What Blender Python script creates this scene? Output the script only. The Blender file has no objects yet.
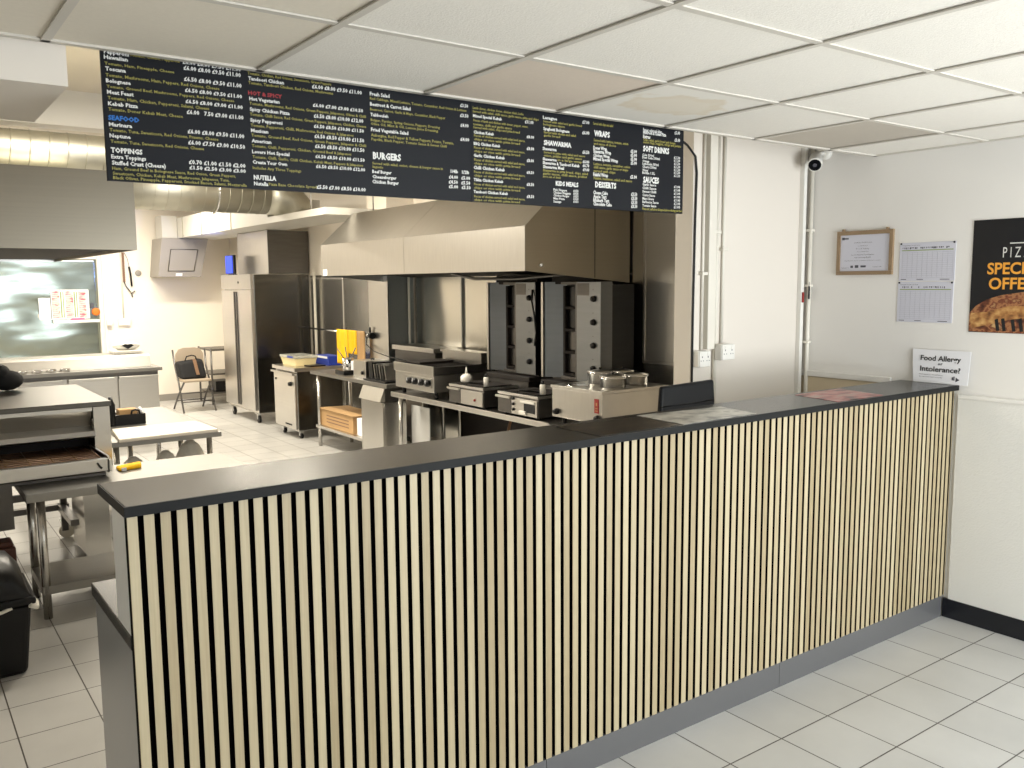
import bpy, bmesh, math, random
from mathutils import Vector, Matrix
random.seed(7)
SC = bpy.context.scene
COL = SC.collection

# ---------------------------------------------------------------- camera
CZ = 1.767
def camera():
    yaw, pit, rol, f = .6278, .1156, -.0076, 870.3
    cy, sy, cp, sp = math.cos(yaw), math.sin(yaw), math.cos(pit), math.sin(pit)
    fwd = Vector((sy*cp, cy*cp, -sp)); right = Vector((cy, -sy, 0)); up = right.cross(fwd)
    c, s = math.cos(rol), math.sin(rol)
    r2 = c*right + s*up; u2 = -s*right + c*up
    cd = bpy.data.cameras.new('camera'); cd.sensor_width = 36; cd.lens = f/1024*36
    cd.clip_start = .05; cd.clip_end = 60
    o = bpy.data.objects.new('camera', cd); COL.objects.link(o)
    M = Matrix((r2, u2, -fwd)).transposed().to_4x4(); M.translation = (0, 0, CZ)
    o.matrix_world = M; SC.camera = o
camera()

# ---------------------------------------------------------------- world, light, exposure
w = bpy.data.worlds.new('sky'); SC.world = w; w.use_nodes = True
bg = w.node_tree.nodes['Background']; bg.inputs[0].default_value = (.80, .88, 1, 1); bg.inputs[1].default_value = .5
def area(name, loc, size, energy, color, rot=(0, 0, 0)):
    l = bpy.data.lights.new(name, 'AREA'); l.shape = 'RECTANGLE'; l.size, l.size_y = size
    l.energy = energy; l.color = color
    o = bpy.data.objects.new(name, l); COL.objects.link(o); o.location = loc; o.rotation_euler = rot
    return o
DAY = (.89, .955, 1.0); WARM = (1.0, .915, .765)
# daylight through the shop window behind the customer: sky light, and an added lamp tilted up, as off the pavement, to brighten the ceiling
area('shopfront_daylight', (3.55, -1.6, 1.45), (1.5, 2.0), 72, DAY, (math.radians(74), 0, 0))
area('added_bounce_light', (2.9, -1.6, .95), (2.8, .9), 98, (.94, .975, 1.0), (math.radians(128), 0, 0))
# fluorescent battens on the kitchen ceiling; the last is added to brighten the back wall
area('kitchen_batten_or_fill_light', (1.3, 5.2, 3.03), (1.5, .25), 62, WARM)
area('kitchen_batten_or_fill_light', (2.7, 7.3, 3.03), (.25, 1.5), 150, WARM)
area('kitchen_batten_or_fill_light', (2.4, 11.9, 3.03), (1.8, .25), 140, WARM)
area('kitchen_batten_or_fill_light', (-.4, 10.8, 3.03), (1.5, .25), 85, WARM)
SC.view_settings.view_transform = 'Standard'; SC.view_settings.look = 'None'
SC.view_settings.gamma = 1; SC.view_settings.use_curve_mapping = False
SC.view_settings.exposure = .35

# ---------------------------------------------------------------- materials
def lin(c):
    return tuple((v/12.92 if v <= .04045 else ((v+.055)/1.055)**2.4) for v in c)
def mat(name, col, rough=.5, metal=0, spec=.5, noise=None, bump=None, srgb=True, emit=None, alpha=None, trans=0, aniso=0):
    m = bpy.data.materials.new(name); m.use_nodes = True
    N = m.node_tree.nodes; L = m.node_tree.links; b = N['Principled BSDF']
    c = lin(col) if srgb else col
    b.inputs['Base Color'].default_value = (*c, 1); b.inputs['Roughness'].default_value = rough
    b.inputs['Metallic'].default_value = metal; b.inputs['Specular IOR Level'].default_value = spec
    if trans: b.inputs['Transmission Weight'].default_value = trans
    if alpha is not None: b.inputs['Alpha'].default_value = alpha
    if emit: b.inputs['Emission Color'].default_value = (*lin(emit[0]), 1); b.inputs['Emission Strength'].default_value = emit[1]
    tc = N.new('ShaderNodeTexCoord')
    if noise:      # (scale vec, amount)
        mp = N.new('ShaderNodeMapping'); mp.inputs['Scale'].default_value = noise[0]
        L.new(tc.outputs['Object'], mp.inputs[0])
        n = N.new('ShaderNodeTexNoise'); n.inputs['Scale'].default_value = 1; n.inputs['Detail'].default_value = 4
        L.new(mp.outputs[0], n.inputs['Vector'])
        mx = N.new('ShaderNodeMix'); mx.data_type = 'RGBA'; mx.blend_type = 'MIX'
        a = noise[1]
        mx.inputs['A'].default_value = (*[v*(1-a) for v in c], 1); mx.inputs['B'].default_value = (*[min(1, v*(1+a)) for v in c], 1)
        L.new(n.outputs['Fac'], mx.inputs['Factor']); L.new(mx.outputs['Result'], b.inputs['Base Color'])
    if bump:       # (scale vec, strength, distance)
        mp = N.new('ShaderNodeMapping'); mp.inputs['Scale'].default_value = bump[0]
        L.new(tc.outputs['Object'], mp.inputs[0])
        n = N.new('ShaderNodeTexNoise'); n.inputs['Scale'].default_value = 1; n.inputs['Detail'].default_value = 2
        L.new(mp.outputs[0], n.inputs['Vector'])
        bp = N.new('ShaderNodeBump'); bp.inputs['Strength'].default_value = bump[1]; bp.inputs['Distance'].default_value = bump[2]
        L.new(n.outputs['Fac'], bp.inputs['Height']); L.new(bp.outputs[0], b.inputs['Normal'])
    return m
STEEL = mat('brushed_steel', (.80, .79, .77), .30, 1, noise=((2, 2, 180), .06), bump=((3, 3, 60), .04, .01))
STEELV = mat('vertical_grain_steel', (.78, .77, .75), .26, 1, noise=((160, 160, 2), .06), bump=((40, 40, 2), .04, .01))
STEELW = mat('wavy_polished_steel', (.82, .81, .78), .24, 1, bump=((1.0, 1.0, 1.2), .35, .05))
STEELT = mat('worktop_steel', (.78, .77, .75), .28, 1, noise=((6, 60, 6), .08))
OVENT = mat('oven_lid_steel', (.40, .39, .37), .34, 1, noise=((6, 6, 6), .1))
TABLE = mat('scratched_table_steel', (.56, .55, .53), .42, 1, noise=((6, 60, 6), .10))
STEELS = mat('greenish_splash_steel', (.66, .70, .67), .20, 1, bump=((.7, .7, 2.0), .5, .06))
COLSIDE = mat('blue_grey_column_steel', (.60, .62, .62), .5, 1)
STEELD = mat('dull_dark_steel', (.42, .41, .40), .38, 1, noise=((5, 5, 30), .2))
GALV = mat('galvanised_duct_steel', (.74, .73, .68), .46, 1, noise=((9, 9, 9), .10))
STEELH = mat('hood_satin_steel', (.64, .61, .55), .42, 1, noise=((2, 2, 120), .05))
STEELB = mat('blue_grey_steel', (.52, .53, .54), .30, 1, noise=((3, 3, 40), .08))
STEELH2 = mat('aged_hood_steel', (.54, .51, .45), .40, 1, noise=((2, 2, 120), .05))
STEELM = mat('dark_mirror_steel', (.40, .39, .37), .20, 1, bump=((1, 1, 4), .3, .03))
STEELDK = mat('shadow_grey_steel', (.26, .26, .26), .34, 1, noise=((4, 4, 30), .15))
CHROME = mat('polished_chrome', (.90, .90, .90), .10, 1)
BURNT = mat('heat_stained_steel', (.45, .36, .28), .4, 1, noise=((8, 8, 8), .35))
BLACKM = mat('black_enamel', (.05, .05, .055), .35)
CHAR_SHADE = mat('charred_iron_and_shade', (.10, .075, .06), .7, .2, noise=((40, 40, 40), .4))  # char on iron, and the dark put in for shade by hood and bench
RUST = mat('rusty_oven_mesh', (.30, .20, .15), .6, .5, noise=((25, 25, 25), .4))
RUBBER = mat('black_rubber', (.06, .06, .06), .7)
BLACKP = mat('black_plastic', (.045, .045, .05), .36, spec=.3, noise=((8, 8, 8), .1))
GLOSSK = mat('gloss_black_screen', (.03, .04, .06), .28, spec=.25)
WALLW = mat('white_wall_paint', (.90, .89, .87), .55, noise=((1.5, 1.5, 1.5), .02), bump=((60, 60, 60), .06, .004))
WALLN = mat('warm_nib_paint', (.865, .835, .79), .55, noise=((1.5, 1.5, 1.5), .02))
WALLK = mat('cream_kitchen_paint', (.93, .90, .85), .5, noise=((1.2, 1.2, 1.2), .03))
WOODCHIP = mat('white_textured_dado', (.88, .875, .855), .6, noise=((6, 6, 6), .03), bump=((120, 120, 120), .3, .006))
BEIGE = mat('beige_board', (.80, .74, .63), .6, noise=((4, 4, 4), .06))
WHITEP = mat('white_plastic', (.90, .89, .86), .35)
CREAMP = mat('cream_painted_trunking', (.87, .85, .80), .45)
TILEC = mat('white_mineral_tile', (.90, .885, .85), .8, noise=((90, 90, 90), .05), bump=((160, 160, 160), .25, .004))
TILEB = mat('beige_mineral_tile', (.84, .79, .73), .8, noise=((90, 90, 90), .05))
TILEG = mat('grey_beige_mineral_tile', (.73, .70, .65), .8, noise=((90, 90, 90), .05))
TILEL = mat('warm_mineral_tile', (.87, .84, .78), .8, noise=((90, 90, 90), .05))
GRID = mat('ceiling_grid_metal', (.78, .76, .72), .5)
KCEIL = mat('kitchen_ceiling_paint', (.86, .83, .78), .7)
COUNTER = mat('anthracite_laminate', (.15, .15, .148), .27, noise=((30, 30, 30), .10), spec=.75)
CEDGE = mat('anthracite_edge', (.105, .108, .108), .55, noise=((30, 30, 30), .08), spec=.15)
PLINTH = mat('grey_gloss_plinth', (.35, .35, .355), .12, spec=.6)
GREYL = mat('grey_laminate_panel', (.60, .60, .60), .24)
LIGHTG = mat('light_grey_end_panel', (.90, .90, .89), .35)
BLACKF = mat('black_felt', (.016, .015, .014), .95, spec=.1)
BASEB = mat('black_baseboard_gloss', (.06, .07, .10), .25)
PAPER = mat('white_paper', (.90, .90, .91), .7)
PAPERG = mat('grey_white_paper', (.80, .80, .84), .5, noise=((4, 4, 4), .03))
INK = mat('grey_print_ink', (.30, .30, .33), .7)
INKF = mat('faint_grey_print_ink', (.62, .62, .66), .7)
INKK = mat('black_print_ink', (.07, .07, .08), .7)
GREENI = mat('green_print_ink', (.55, .62, .40), .7)
OAKF = mat('brown_cork_frame', (.56, .47, .36), .55, noise=((40, 40, 40), .12))
BOARDM = mat('near_black_menu_vinyl', (.05, .06, .085), .5, spec=.2, noise=((120, 120, 120), .1))
TW = mat('white_vinyl_letters', (.86, .86, .84), .5)
TY = mat('olive_yellow_vinyl_letters', (.60, .57, .26), .55)
TB = mat('blue_vinyl_letters', (.06, .40, .72), .5)
TR = mat('red_vinyl_letters', (.58, .09, .12), .5)
POSTER = mat('black_poster_print', (.075, .08, .10), .3, noise=((3, 3, 3), .25))
ORANGE = mat('orange_poster_letters', (.91, .63, .22), .5)
YELLOW = mat('yellow_cloth', (.96, .74, .06), .85, bump=((120, 120, 120), .3, .004))
BLUE = mat('blue_card', (.12, .22, .60), .5)
GREEN = mat('lime_green_print', (.45, .75, .20), .5)
CARD = mat('brown_cardboard', (.72, .58, .40), .8, noise=((6, 6, 30), .08))
RED = mat('red_print', (.55, .12, .10), .5)
TUBM = mat('clear_food_tub', (.90, .90, .86), .2, trans=.55)
CREAM = mat('cream_sauce', (.92, .86, .66), .6)
FABRIC = mat('beige_padded_vinyl', (.68, .62, .54), .6)
BAGM = mat('black_canvas_bag', (.07, .07, .075), .8)
STRAP = mat('brown_leather_strap', (.50, .38, .28), .6)
SACK = mat('white_plastic_sack', (.90, .88, .84), .35, bump=((18, 18, 18), .5, .03))
BOARDW = mat('white_chopping_board', (.80, .77, .72), .45, noise=((12, 12, 12), .03))
DUCTW = mat('off_white_duct_sheet', (.76, .75, .72), .5)
GREYP = mat('grey_painted_metal', (.58, .56, .53), .5)
SCREENB = mat('blue_lit_screen', (.02, .08, .4), .3, emit=((.05, .30, 1.0), .9))
ORANGEP = mat('orange_sticker', (.95, .45, .12), .5)
PINK = mat('pink_marker', (.90, .25, .50), .5)
CABLE = mat('black_cable', (.05, .05, .05), .5)
GLASS = mat('window_glass', (.9, .95, 1), .02, trans=1)

def slat_mat():
    m = mat('pale_ash_slat', (.76, .70, .57), .5)
    N = m.node_tree.nodes; L = m.node_tree.links; b = N['Principled BSDF']
    tc = [n for n in N if n.type == 'TEX_COORD'][0]
    def noise(sc, det):
        mp = N.new('ShaderNodeMapping'); mp.inputs['Scale'].default_value = sc; L.new(tc.outputs['Object'], mp.inputs[0])
        n = N.new('ShaderNodeTexNoise'); n.inputs['Scale'].default_value = 1; n.inputs['Detail'].default_value = det
        L.new(mp.outputs[0], n.inputs['Vector']); return n
    # a tone of its own for every slat (0.04 m pitch) plus grain along the slat
    sx = N.new('ShaderNodeSeparateXYZ'); L.new(tc.outputs['Object'], sx.inputs[0])
    dv = N.new('ShaderNodeMath'); dv.operation = 'DIVIDE'; dv.inputs[1].default_value = .0398; L.new(sx.outputs[0], dv.inputs[0])
    fl = N.new('ShaderNodeMath'); fl.operation = 'FLOOR'; L.new(dv.outputs[0], fl.inputs[0])
    wn = N.new('ShaderNodeTexWhiteNoise'); wn.noise_dimensions = '1D'; L.new(fl.outputs[0], wn.inputs['W'])
    g = noise((160, 40, 5), 5)
    ad = N.new('ShaderNodeMath'); ad.operation = 'MULTIPLY_ADD'; L.new(wn.outputs['Value'], ad.inputs[0]); ad.inputs[1].default_value = .55
    ml = N.new('ShaderNodeMath'); ml.operation = 'MULTIPLY'; ml.inputs[1].default_value = .5; L.new(g.outputs['Fac'], ml.inputs[0])
    L.new(ml.outputs[0], ad.inputs[2])
    cr = N.new('ShaderNodeValToRGB'); L.new(ad.outputs[0], cr.inputs[0])
    e = cr.color_ramp.elements; e[0].position = .15; e[0].color = (*lin((.58, .515, .385)), 1); e[1].position = .85; e[1].color = (*lin((.72, .67, .55)), 1)
    L.new(cr.outputs[0], b.inputs['Base Color']); return m
SLAT = slat_mat()

def floor_mat():
    m = mat('white_floor_tile', (.77, .76, .73), .25)
    N = m.node_tree.nodes; L = m.node_tree.links; b = N['Principled BSDF']
    tc = [n for n in N if n.type == 'TEX_COORD'][0]
    mp = N.new('ShaderNodeMapping'); mp.inputs['Location'].default_value = (-4.215+.2993*30, -1.9807+.2993*30, 0)
    L.new(tc.outputs['Object'], mp.inputs[0])
    br = N.new('ShaderNodeTexBrick'); L.new(mp.outputs[0], br.inputs['Vector'])
    br.offset = 0; br.squash = 1
    for k, v in (('Scale', 1), ('Mortar Size', .0028), ('Mortar Smooth', .1), ('Bias', 0), ('Brick Width', .2993), ('Row Height', .2993)):
        br.inputs[k].default_value = v
    br.inputs['Color1'].default_value = (*lin((.775, .77, .755)), 1); br.inputs['Color2'].default_value = (*lin((.75, .745, .73)), 1)
    br.inputs['Mortar'].default_value = (*lin((.30, .28, .26)), 1)
    n = N.new('ShaderNodeTexNoise'); n.inputs['Scale'].default_value = 3; n.inputs['Detail'].default_value = 6; L.new(tc.outputs['Object'], n.inputs['Vector'])
    n2 = N.new('ShaderNodeTexNoise'); n2.inputs['Scale'].default_value = 220; L.new(tc.outputs['Object'], n2.inputs['Vector'])
    mx = N.new('ShaderNodeMix'); mx.data_type = 'RGBA'; mx.blend_type = 'MULTIPLY'; mx.inputs['Factor'].default_value = .25
    L.new(br.outputs['Color'], mx.inputs['A']); L.new(n.outputs['Fac'], mx.inputs['B'])
    L.new(mx.outputs['Result'], b.inputs['Base Color'])
    rr = N.new('ShaderNodeMapRange'); rr.inputs['To Min'].default_value = .28; rr.inputs['To Max'].default_value = .42; L.new(n.outputs['Fac'], rr.inputs['Value'])
    L.new(rr.outputs[0], b.inputs['Roughness'])
    inv = N.new('ShaderNodeMath'); inv.operation = 'SUBTRACT'; inv.inputs[0].default_value = 1; L.new(br.outputs['Fac'], inv.inputs[1])
    bp = N.new('ShaderNodeBump'); bp.inputs['Strength'].default_value = .5; bp.inputs['Distance'].default_value = .003
    L.new(inv.outputs[0], bp.inputs['Height']); L.new(bp.outputs[0], b.inputs['Normal'])
    return m
FLOORM = floor_mat()

def stain_mat():
    m = mat('water_stained_tile', (.90, .885, .85), .8)
    N = m.node_tree.nodes; L = m.node_tree.links; b = N['Principled BSDF']
    tc = [n for n in N if n.type == 'TEX_COORD'][0]
    mp = N.new('ShaderNodeMapping'); mp.vector_type = 'TEXTURE'; mp.inputs['Location'].default_value = (2.54, 2.42, 2.434); mp.inputs['Scale'].default_value = (.26, .17, 1)
    L.new(tc.outputs['Object'], mp.inputs[0])
    n = N.new('ShaderNodeTexNoise'); n.inputs['Scale'].default_value = 9; n.inputs['Detail'].default_value = 6; L.new(tc.outputs['Object'], n.inputs['Vector'])
    ln = N.new('ShaderNodeVectorMath'); ln.operation = 'LENGTH'; L.new(mp.outputs[0], ln.inputs[0])
    ad = N.new('ShaderNodeMath'); ad.operation = 'MULTIPLY_ADD'; L.new(n.outputs['Fac'], ad.inputs[0]); ad.inputs[1].default_value = 1.3; L.new(ln.outputs['Value'], ad.inputs[2])
    cr = N.new('ShaderNodeValToRGB'); L.new(ad.outputs[0], cr.inputs[0]); e = cr.color_ramp.elements
    e[0].position = .75; e[0].color = (*lin((.88, .85, .79)), 1); e[1].position = 1.0; e[1].color = (*lin((.90, .885, .85)), 1)
    x = cr.color_ramp.elements.new(.88); x.color = (*lin((.865, .825, .75)), 1)
    # ramp position is clamped to 1, so scale the sum
    sc = N.new('ShaderNodeMath'); sc.operation = 'MULTIPLY'; sc.inputs[1].default_value = .62; L.new(ad.outputs[0], sc.inputs[0]); L.new(sc.outputs[0], cr.inputs[0])
    L.new(cr.outputs[0], b.inputs['Base Color']); return m
STAIN = stain_mat()

def ramp_mat(name, stops, scale, rough=.5, detail=5, kind='noise'):
    m = mat(name, (.5, .5, .5), rough); N = m.node_tree.nodes; L = m.node_tree.links; b = N['Principled BSDF']
    tc = [n for n in N if n.type == 'TEX_COORD'][0]
    mp = N.new('ShaderNodeMapping'); mp.inputs['Scale'].default_value = scale; L.new(tc.outputs['Object'], mp.inputs[0])
    if kind == 'noise':
        n = N.new('ShaderNodeTexNoise'); n.inputs['Detail'].default_value = detail; o = n.outputs['Fac']
    else:
        n = N.new('ShaderNodeTexVoronoi'); o = n.outputs['Color']
    n.inputs['Scale'].default_value = 1; L.new(mp.outputs[0], n.inputs['Vector'])
    cr = N.new('ShaderNodeValToRGB'); L.new(o, cr.inputs[0]); e = cr.color_ramp.elements
    e[0].position, e[0].color = stops[0][0], (*lin(stops[0][1]), 1); e[1].position, e[1].color = stops[-1][0], (*lin(stops[-1][1]), 1)
    for p, c in stops[1:-1]:
        x = e.new(p); x.color = (*lin(c), 1)
    L.new(cr.outputs[0], b.inputs['Base Color']); return m
PIZZA = ramp_mat('pizza_topping_print', [(.30, (.16, .08, .06)), (.42, (.42, .22, .14)), (.50, (.66, .46, .30)), (.58, (.40, .15, .10)), (.70, (.78, .64, .44))], (10, 17, 22), .4)
CRUST = ramp_mat('pizza_crust_print', [(.3, (.30, .15, .09)), (.5, (.66, .46, .26)), (.7, (.82, .66, .42))], (14, 22, 30), .4)
FLYD = ramp_mat('dark_menu_flyer_print', [(.40, (.10, .095, .09)), (.55, (.16, .14, .12)), (.62, (.30, .25, .20)), (.7, (.12, .11, .10))], (9, 22, 9), .3)
FLYG = ramp_mat('grey_menu_flyer_print', [(.38, (.42, .42, .41)), (.48, (.66, .65, .62)), (.60, (.76, .75, .72)), (.7, (.58, .56, .53))], (10, 14, 10), .3)
FLYR = ramp_mat('red_menu_flyer_print', [(.36, (.20, .15, .14)), (.46, (.62, .30, .28)), (.54, (.70, .50, .48)), (.62, (.60, .56, .53)), (.72, (.72, .25, .22))], (7, 16, 9), .3)
STICK = ramp_mat('printed_order_sheet', [(.35, (.80, .35, .38)), (.48, (.90, .80, .74)), (.58, (.92, .88, .80)), (.7, (.45, .62, .45))], (9, 3, 26), .4)

# ---------------------------------------------------------------- mesh building
class MB:
    def __init__(s): s.v = []; s.f = []; s.m = []; s.sm = []
    def add(s, V, F, m=0, sm=False):
        o = len(s.v); s.v += [tuple(p) for p in V]
        for f in F: s.f.append([i+o for i in f]); s.m.append(m); s.sm.append(sm)
        return s
    def box(s, x0, x1, y0, y1, z0, z1, m=0, b=0):
        x0, x1 = min(x0, x1), max(x0, x1); y0, y1 = min(y0, y1), max(y0, y1); z0, z1 = min(z0, z1), max(z0, z1)
        if b <= 0:
            V = [(x, y, z) for x in (x0, x1) for y in (y0, y1) for z in (z0, z1)]
            return s.add(V, [(0, 1, 3, 2), (4, 6, 7, 5), (0, 4, 5, 1), (2, 3, 7, 6), (0, 2, 6, 4), (1, 5, 7, 3)], m)
        bm = bmesh.new(); bmesh.ops.create_cube(bm, size=1)
        for q in bm.verts: q.co = ((x0+x1)/2+q.co.x*(x1-x0), (y0+y1)/2+q.co.y*(y1-y0), (z0+z1)/2+q.co.z*(z1-z0))
        bmesh.ops.bevel(bm, geom=bm.edges[:], offset=b, segments=2, affect='EDGES', profile=.6)
        bm.verts.index_update()
        s.add([q.co[:] for q in bm.verts], [[q.index for q in f.verts] for f in bm.faces], m, False); bm.free(); return s
    def prism(s, poly, axis, a, b, m=0):
        """poly in the two other axes (order x,y,z without `axis`), extruded a..b along axis"""
        def P(p, t):
            if axis == 'x': return (t, p[0], p[1])
            if axis == 'y': return (p[0], t, p[1])
            return (p[0], p[1], t)
        n = len(poly); V = [P(p, a) for p in poly]+[P(p, b) for p in poly]
        F = [list(range(n)), list(range(2*n-1, n-1, -1))]+[(i, i+n, (i+1) % n+n, (i+1) % n) for i in range(n)]
        return s.add(V, F, m)
    def hexa(s, P, m=0):
        """8 points: bottom quad then top quad"""
        return s.add(P, [(3, 2, 1, 0), (4, 5, 6, 7), (0, 1, 5, 4), (1, 2, 6, 5), (2, 3, 7, 6), (3, 0, 4, 7)], m)
    def tube(s, pts, r, n=8, m=0, close=False):
        pts = [Vector(p) for p in pts]; V = []; F = []; k = len(pts)
        d0 = (pts[1]-pts[0]).normalized(); u = d0.cross(Vector((0, 0, 1)))
        if u.length < .1: u = d0.cross(Vector((1, 0, 0)))
        u.normalize()
        for i, p in enumerate(pts):
            a = pts[max(0, i-1)]; b = pts[min(k-1, i+1)]; d = (b-a).normalized()
            u = (u-d*u.dot(d)).normalized(); w_ = d.cross(u); rr = r[i] if isinstance(r, (list, tuple)) else r
            for j in range(n):
                t = 2*math.pi*j/n; V.append(p+u*math.cos(t)*rr+w_*math.sin(t)*rr)
        for i in range(k-1):
            for j in range(n): F.append((i*n+j, i*n+(j+1) % n, (i+1)*n+(j+1) % n, (i+1)*n+j))
        s.add(V, F, m, True)
        o = len(V)
        s.add(V[:n], [list(range(n-1, -1, -1))], m); s.add(V[-n:], [list(range(n))], m); return s
    def cyl(s, a, b, r, r2=None, n=20, m=0):
        return s.tube([a, b], [r, r if r2 is None else r2], n, m)
    def lathe(s, prof, c, n=24, m=0, axis='z'):
        V = []; F = []
        for r, h in prof:
            for j in range(n):
                t = 2*math.pi*j/n; p = (r*math.cos(t), r*math.sin(t), h)
                if axis == 'x': p = (p[2], p[0], p[1])
                if axis == 'y': p = (p[0], p[2], p[1])
                V.append((c[0]+p[0], c[1]+p[1], c[2]+p[2]))
        for i in range(len(prof)-1):
            for j in range(n): F.append((i*n+j, i*n+(j+1) % n, (i+1)*n+(j+1) % n, (i+1)*n+j))
        s.add(V, F, m, True)
        if prof[0][0] > 1e-4: s.add(V[:n], [list(range(n-1, -1, -1))], m)
        if prof[-1][0] > 1e-4: s.add(V[-n:], [list(range(n))], m)
        return s
    def sph(s, c, r, m=0, n=14, k=8):
        r = r if isinstance(r, (tuple, list)) else (r, r, r); V = []; F = []
        for i in range(k+1):
            a = math.pi*i/k
            for j in range(n):
                t = 2*math.pi*j/n; V.append((c[0]+r[0]*math.sin(a)*math.cos(t), c[1]+r[1]*math.sin(a)*math.sin(t), c[2]-r[2]*math.cos(a)))
        for i in range(k):
            for j in range(n): F.append((i*n+j, i*n+(j+1) % n, (i+1)*n+(j+1) % n, (i+1)*n+j))
        return s.add(V, F, m, True)
    def wheel(s, c, r, w_, axis, m=0):
        d = Vector((w_/2, 0, 0)) if axis == 'x' else Vector((0, w_/2, 0)); c = Vector(c)
        return s.cyl(c-d, c+d, r, n=18, m=m)
    def build(s, name, mats, parent=None, loc=None):
        me = bpy.data.meshes.new(name)
        if parent is not None: off = world_loc(parent)
        elif loc is not None: off = Vector(loc)
        else:
            xs, ys, zs = zip(*s.v); off = Vector(((min(xs)+max(xs))/2, (min(ys)+max(ys))/2, min(zs)))
        me.from_pydata([Vector(p)-off for p in s.v], [], s.f)
        for x in (mats if isinstance(mats, (list, tuple)) else [mats]): me.materials.append(x)
        me.polygons.foreach_set('material_index', s.m); me.polygons.foreach_set('use_smooth', s.sm)
        bm = bmesh.new(); bm.from_mesh(me); bmesh.ops.remove_doubles(bm, verts=bm.verts, dist=1e-6)
        bmesh.ops.recalc_face_normals(bm, faces=bm.faces); bm.to_mesh(me); bm.free(); me.update()
        o = bpy.data.objects.new(name, me); COL.objects.link(o)
        if parent is not None: o.parent = parent
        else: o.location = off
        WL[o.name] = off
        return o
WL = {}
def world_loc(o): return WL[o.name]
def tag(o, label=None, cat=None, group=None, kind=None):
    if label: o['label'] = label
    if cat: o['category'] = cat
    if group: o['group'] = group
    if kind: o['kind'] = kind
    return o
def thing(name, loc, label, cat, group=None):
    o = bpy.data.objects.new(name, None); COL.objects.link(o); o.location = loc; o.empty_display_size = .1
    WL[o.name] = Vector(loc); return tag(o, label, cat, group)
def copy_tree(o, delta=None, parent=None):
    c = o.copy(); COL.objects.link(c); WL[c.name] = WL[o.name].copy()
    if parent is not None: c.parent = parent
    if delta is not None: c.location = Vector(o.location)+Vector(delta); WL[c.name] = WL[o.name]+Vector(delta)
    for ch in list(o.children): copy_tree(ch, None, c)
    return c
def struct(o): o['kind'] = 'structure'; return o

def text_mesh(mb, txt, w, cap, place, bold=.0, m=0, fit=True, res=1):
    """letters as flat mesh; place maps (u, v) in metres to a world point"""
    cu = bpy.data.curves.new('letters', 'FONT'); cu.body = txt; cu.size = cap/.70; cu.resolution_u = res; cu.offset = bold*cap
    ob = bpy.data.objects.new('letters', cu); me = ob.to_mesh()
    V = [v.co.copy() for v in me.vertices]
    if not V: return
    F = [list(p.vertices) for p in me.polygons]
    x0 = min(v.x for v in V); x1 = max(v.x for v in V)
    sx = (w/(x1-x0)) if fit and w else 1
    mb.add([place((v.x-x0)*sx, v.y) for v in V], F, m)
    ob.to_mesh_clear(); bpy.data.objects.remove(ob); bpy.data.curves.remove(cu)

# ================================================================ the setting
XW = 4.4485; ZC = 2.434; YE = 2.757; YN = 3.177; XK = 4.6; YF = 13.95; ZK = 3.1
struct(MB().box(-2.5, 6, -3.2, 14.2, -.08, 0).build('floor', FLOORM, loc=(0, 0, 0)))
# suspended ceiling over the customer side: one mesh, a material per kind of tile, and its metal grid
cm = MB(); gx0, gy0 = 1.0253, 2.1552
for i in range(-6, 7):
    for j in range(-1, 10):
        x0, x1 = gx0+.6*i, gx0+.6*(i+1); y1 = gy0-.6*(j-0); y0 = y1-.6
        y1 = gy0-.6*j; y0 = y1-.6
        x0, x1 = max(x0, -2.4), min(x1, XW); y0, y1 = max(y0, -3.0), min(y1, YE)
        if x1-x0 < .02 or y1-y0 < .02: continue
        m = 0
        if j == -1 and i == 1: m = 1
        if j == -1 and i == 2: m = 3
        if j == -1 and i == 4: m = 2
        if i <= -2 or (i == -1 and j <= 0): m = 4
        cm.box(x0+.004, x1-.004, y0+.004, y1-.004, ZC+.006, ZC+.02, m)
cl = struct(cm.build('ceiling', [TILEC, TILEB, TILEG, STAIN, TILEL], loc=(0, 0, 0)))
g = MB()
for i in range(-6, 7):
    x = gx0+.6*i
    if -2.4 < x < XW: g.box(x-.012, x+.012, -3, YE, ZC-.001, ZC+.004)
for j in range(-1, 10):
    y = gy0-.6*j
    if -3 < y < YE: g.box(-2.4, XW, y-.012, y+.012, ZC, ZC+.005)
g.box(-2.4, XW, YE-.02, YE, ZC-.001, ZC+.03); g.box(XW-.02, XW, -3, YE, ZC-.001, ZC+.02)
g.build('ceiling_grid', GRID, cl)
MB().box(-2.4, XW, -3, YE, ZC+.03, ZC+.06).build('ceiling_void_board', TILEC, cl)
struct(MB().box(-2.5, 4.8, YE+.0, 14.1, ZK, ZK+.06).build('ceiling_kitchen', KCEIL))
# walls
struct(MB().box(-2.5, XW, YE+.002, YE+.03, ZC+.062, ZK).build('wall_over_counter', WALLW))
struct(MB().box(XW, XW+.12, -3.1, YN+.12, 0, ZK).build('wall_right', WALLW))
nib = MB().box(3.48, XW, YN, YN+.12, 0, ZK)
struct(nib.build('wall_nib', WALLN))
struct(MB().box(XK, XK+.12, YN+.12, 14.1, 0, ZK).build('wall_kitchen_right', WALLK))
struct(MB().box(-2.5, XK, YF, YF+.12, 0, ZK).build('wall_back', WALLK))
struct(MB().box(-2.52, -2.4, -3.1, YF, 0, ZK).build('wall_left', WALLW))
sw = MB().box(-2.4, 0, -1.87, -1.75, 0, ZC).box(4.4, XW, -1.87, -1.75, 0, ZC).box(0, 4.4, -1.87, -1.75, 0, .45).box(0, 4.4, -1.87, -1.75, 2.62, 3.1)
struct(sw.build('wall_shopfront', WALLW))
wf = MB()
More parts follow.
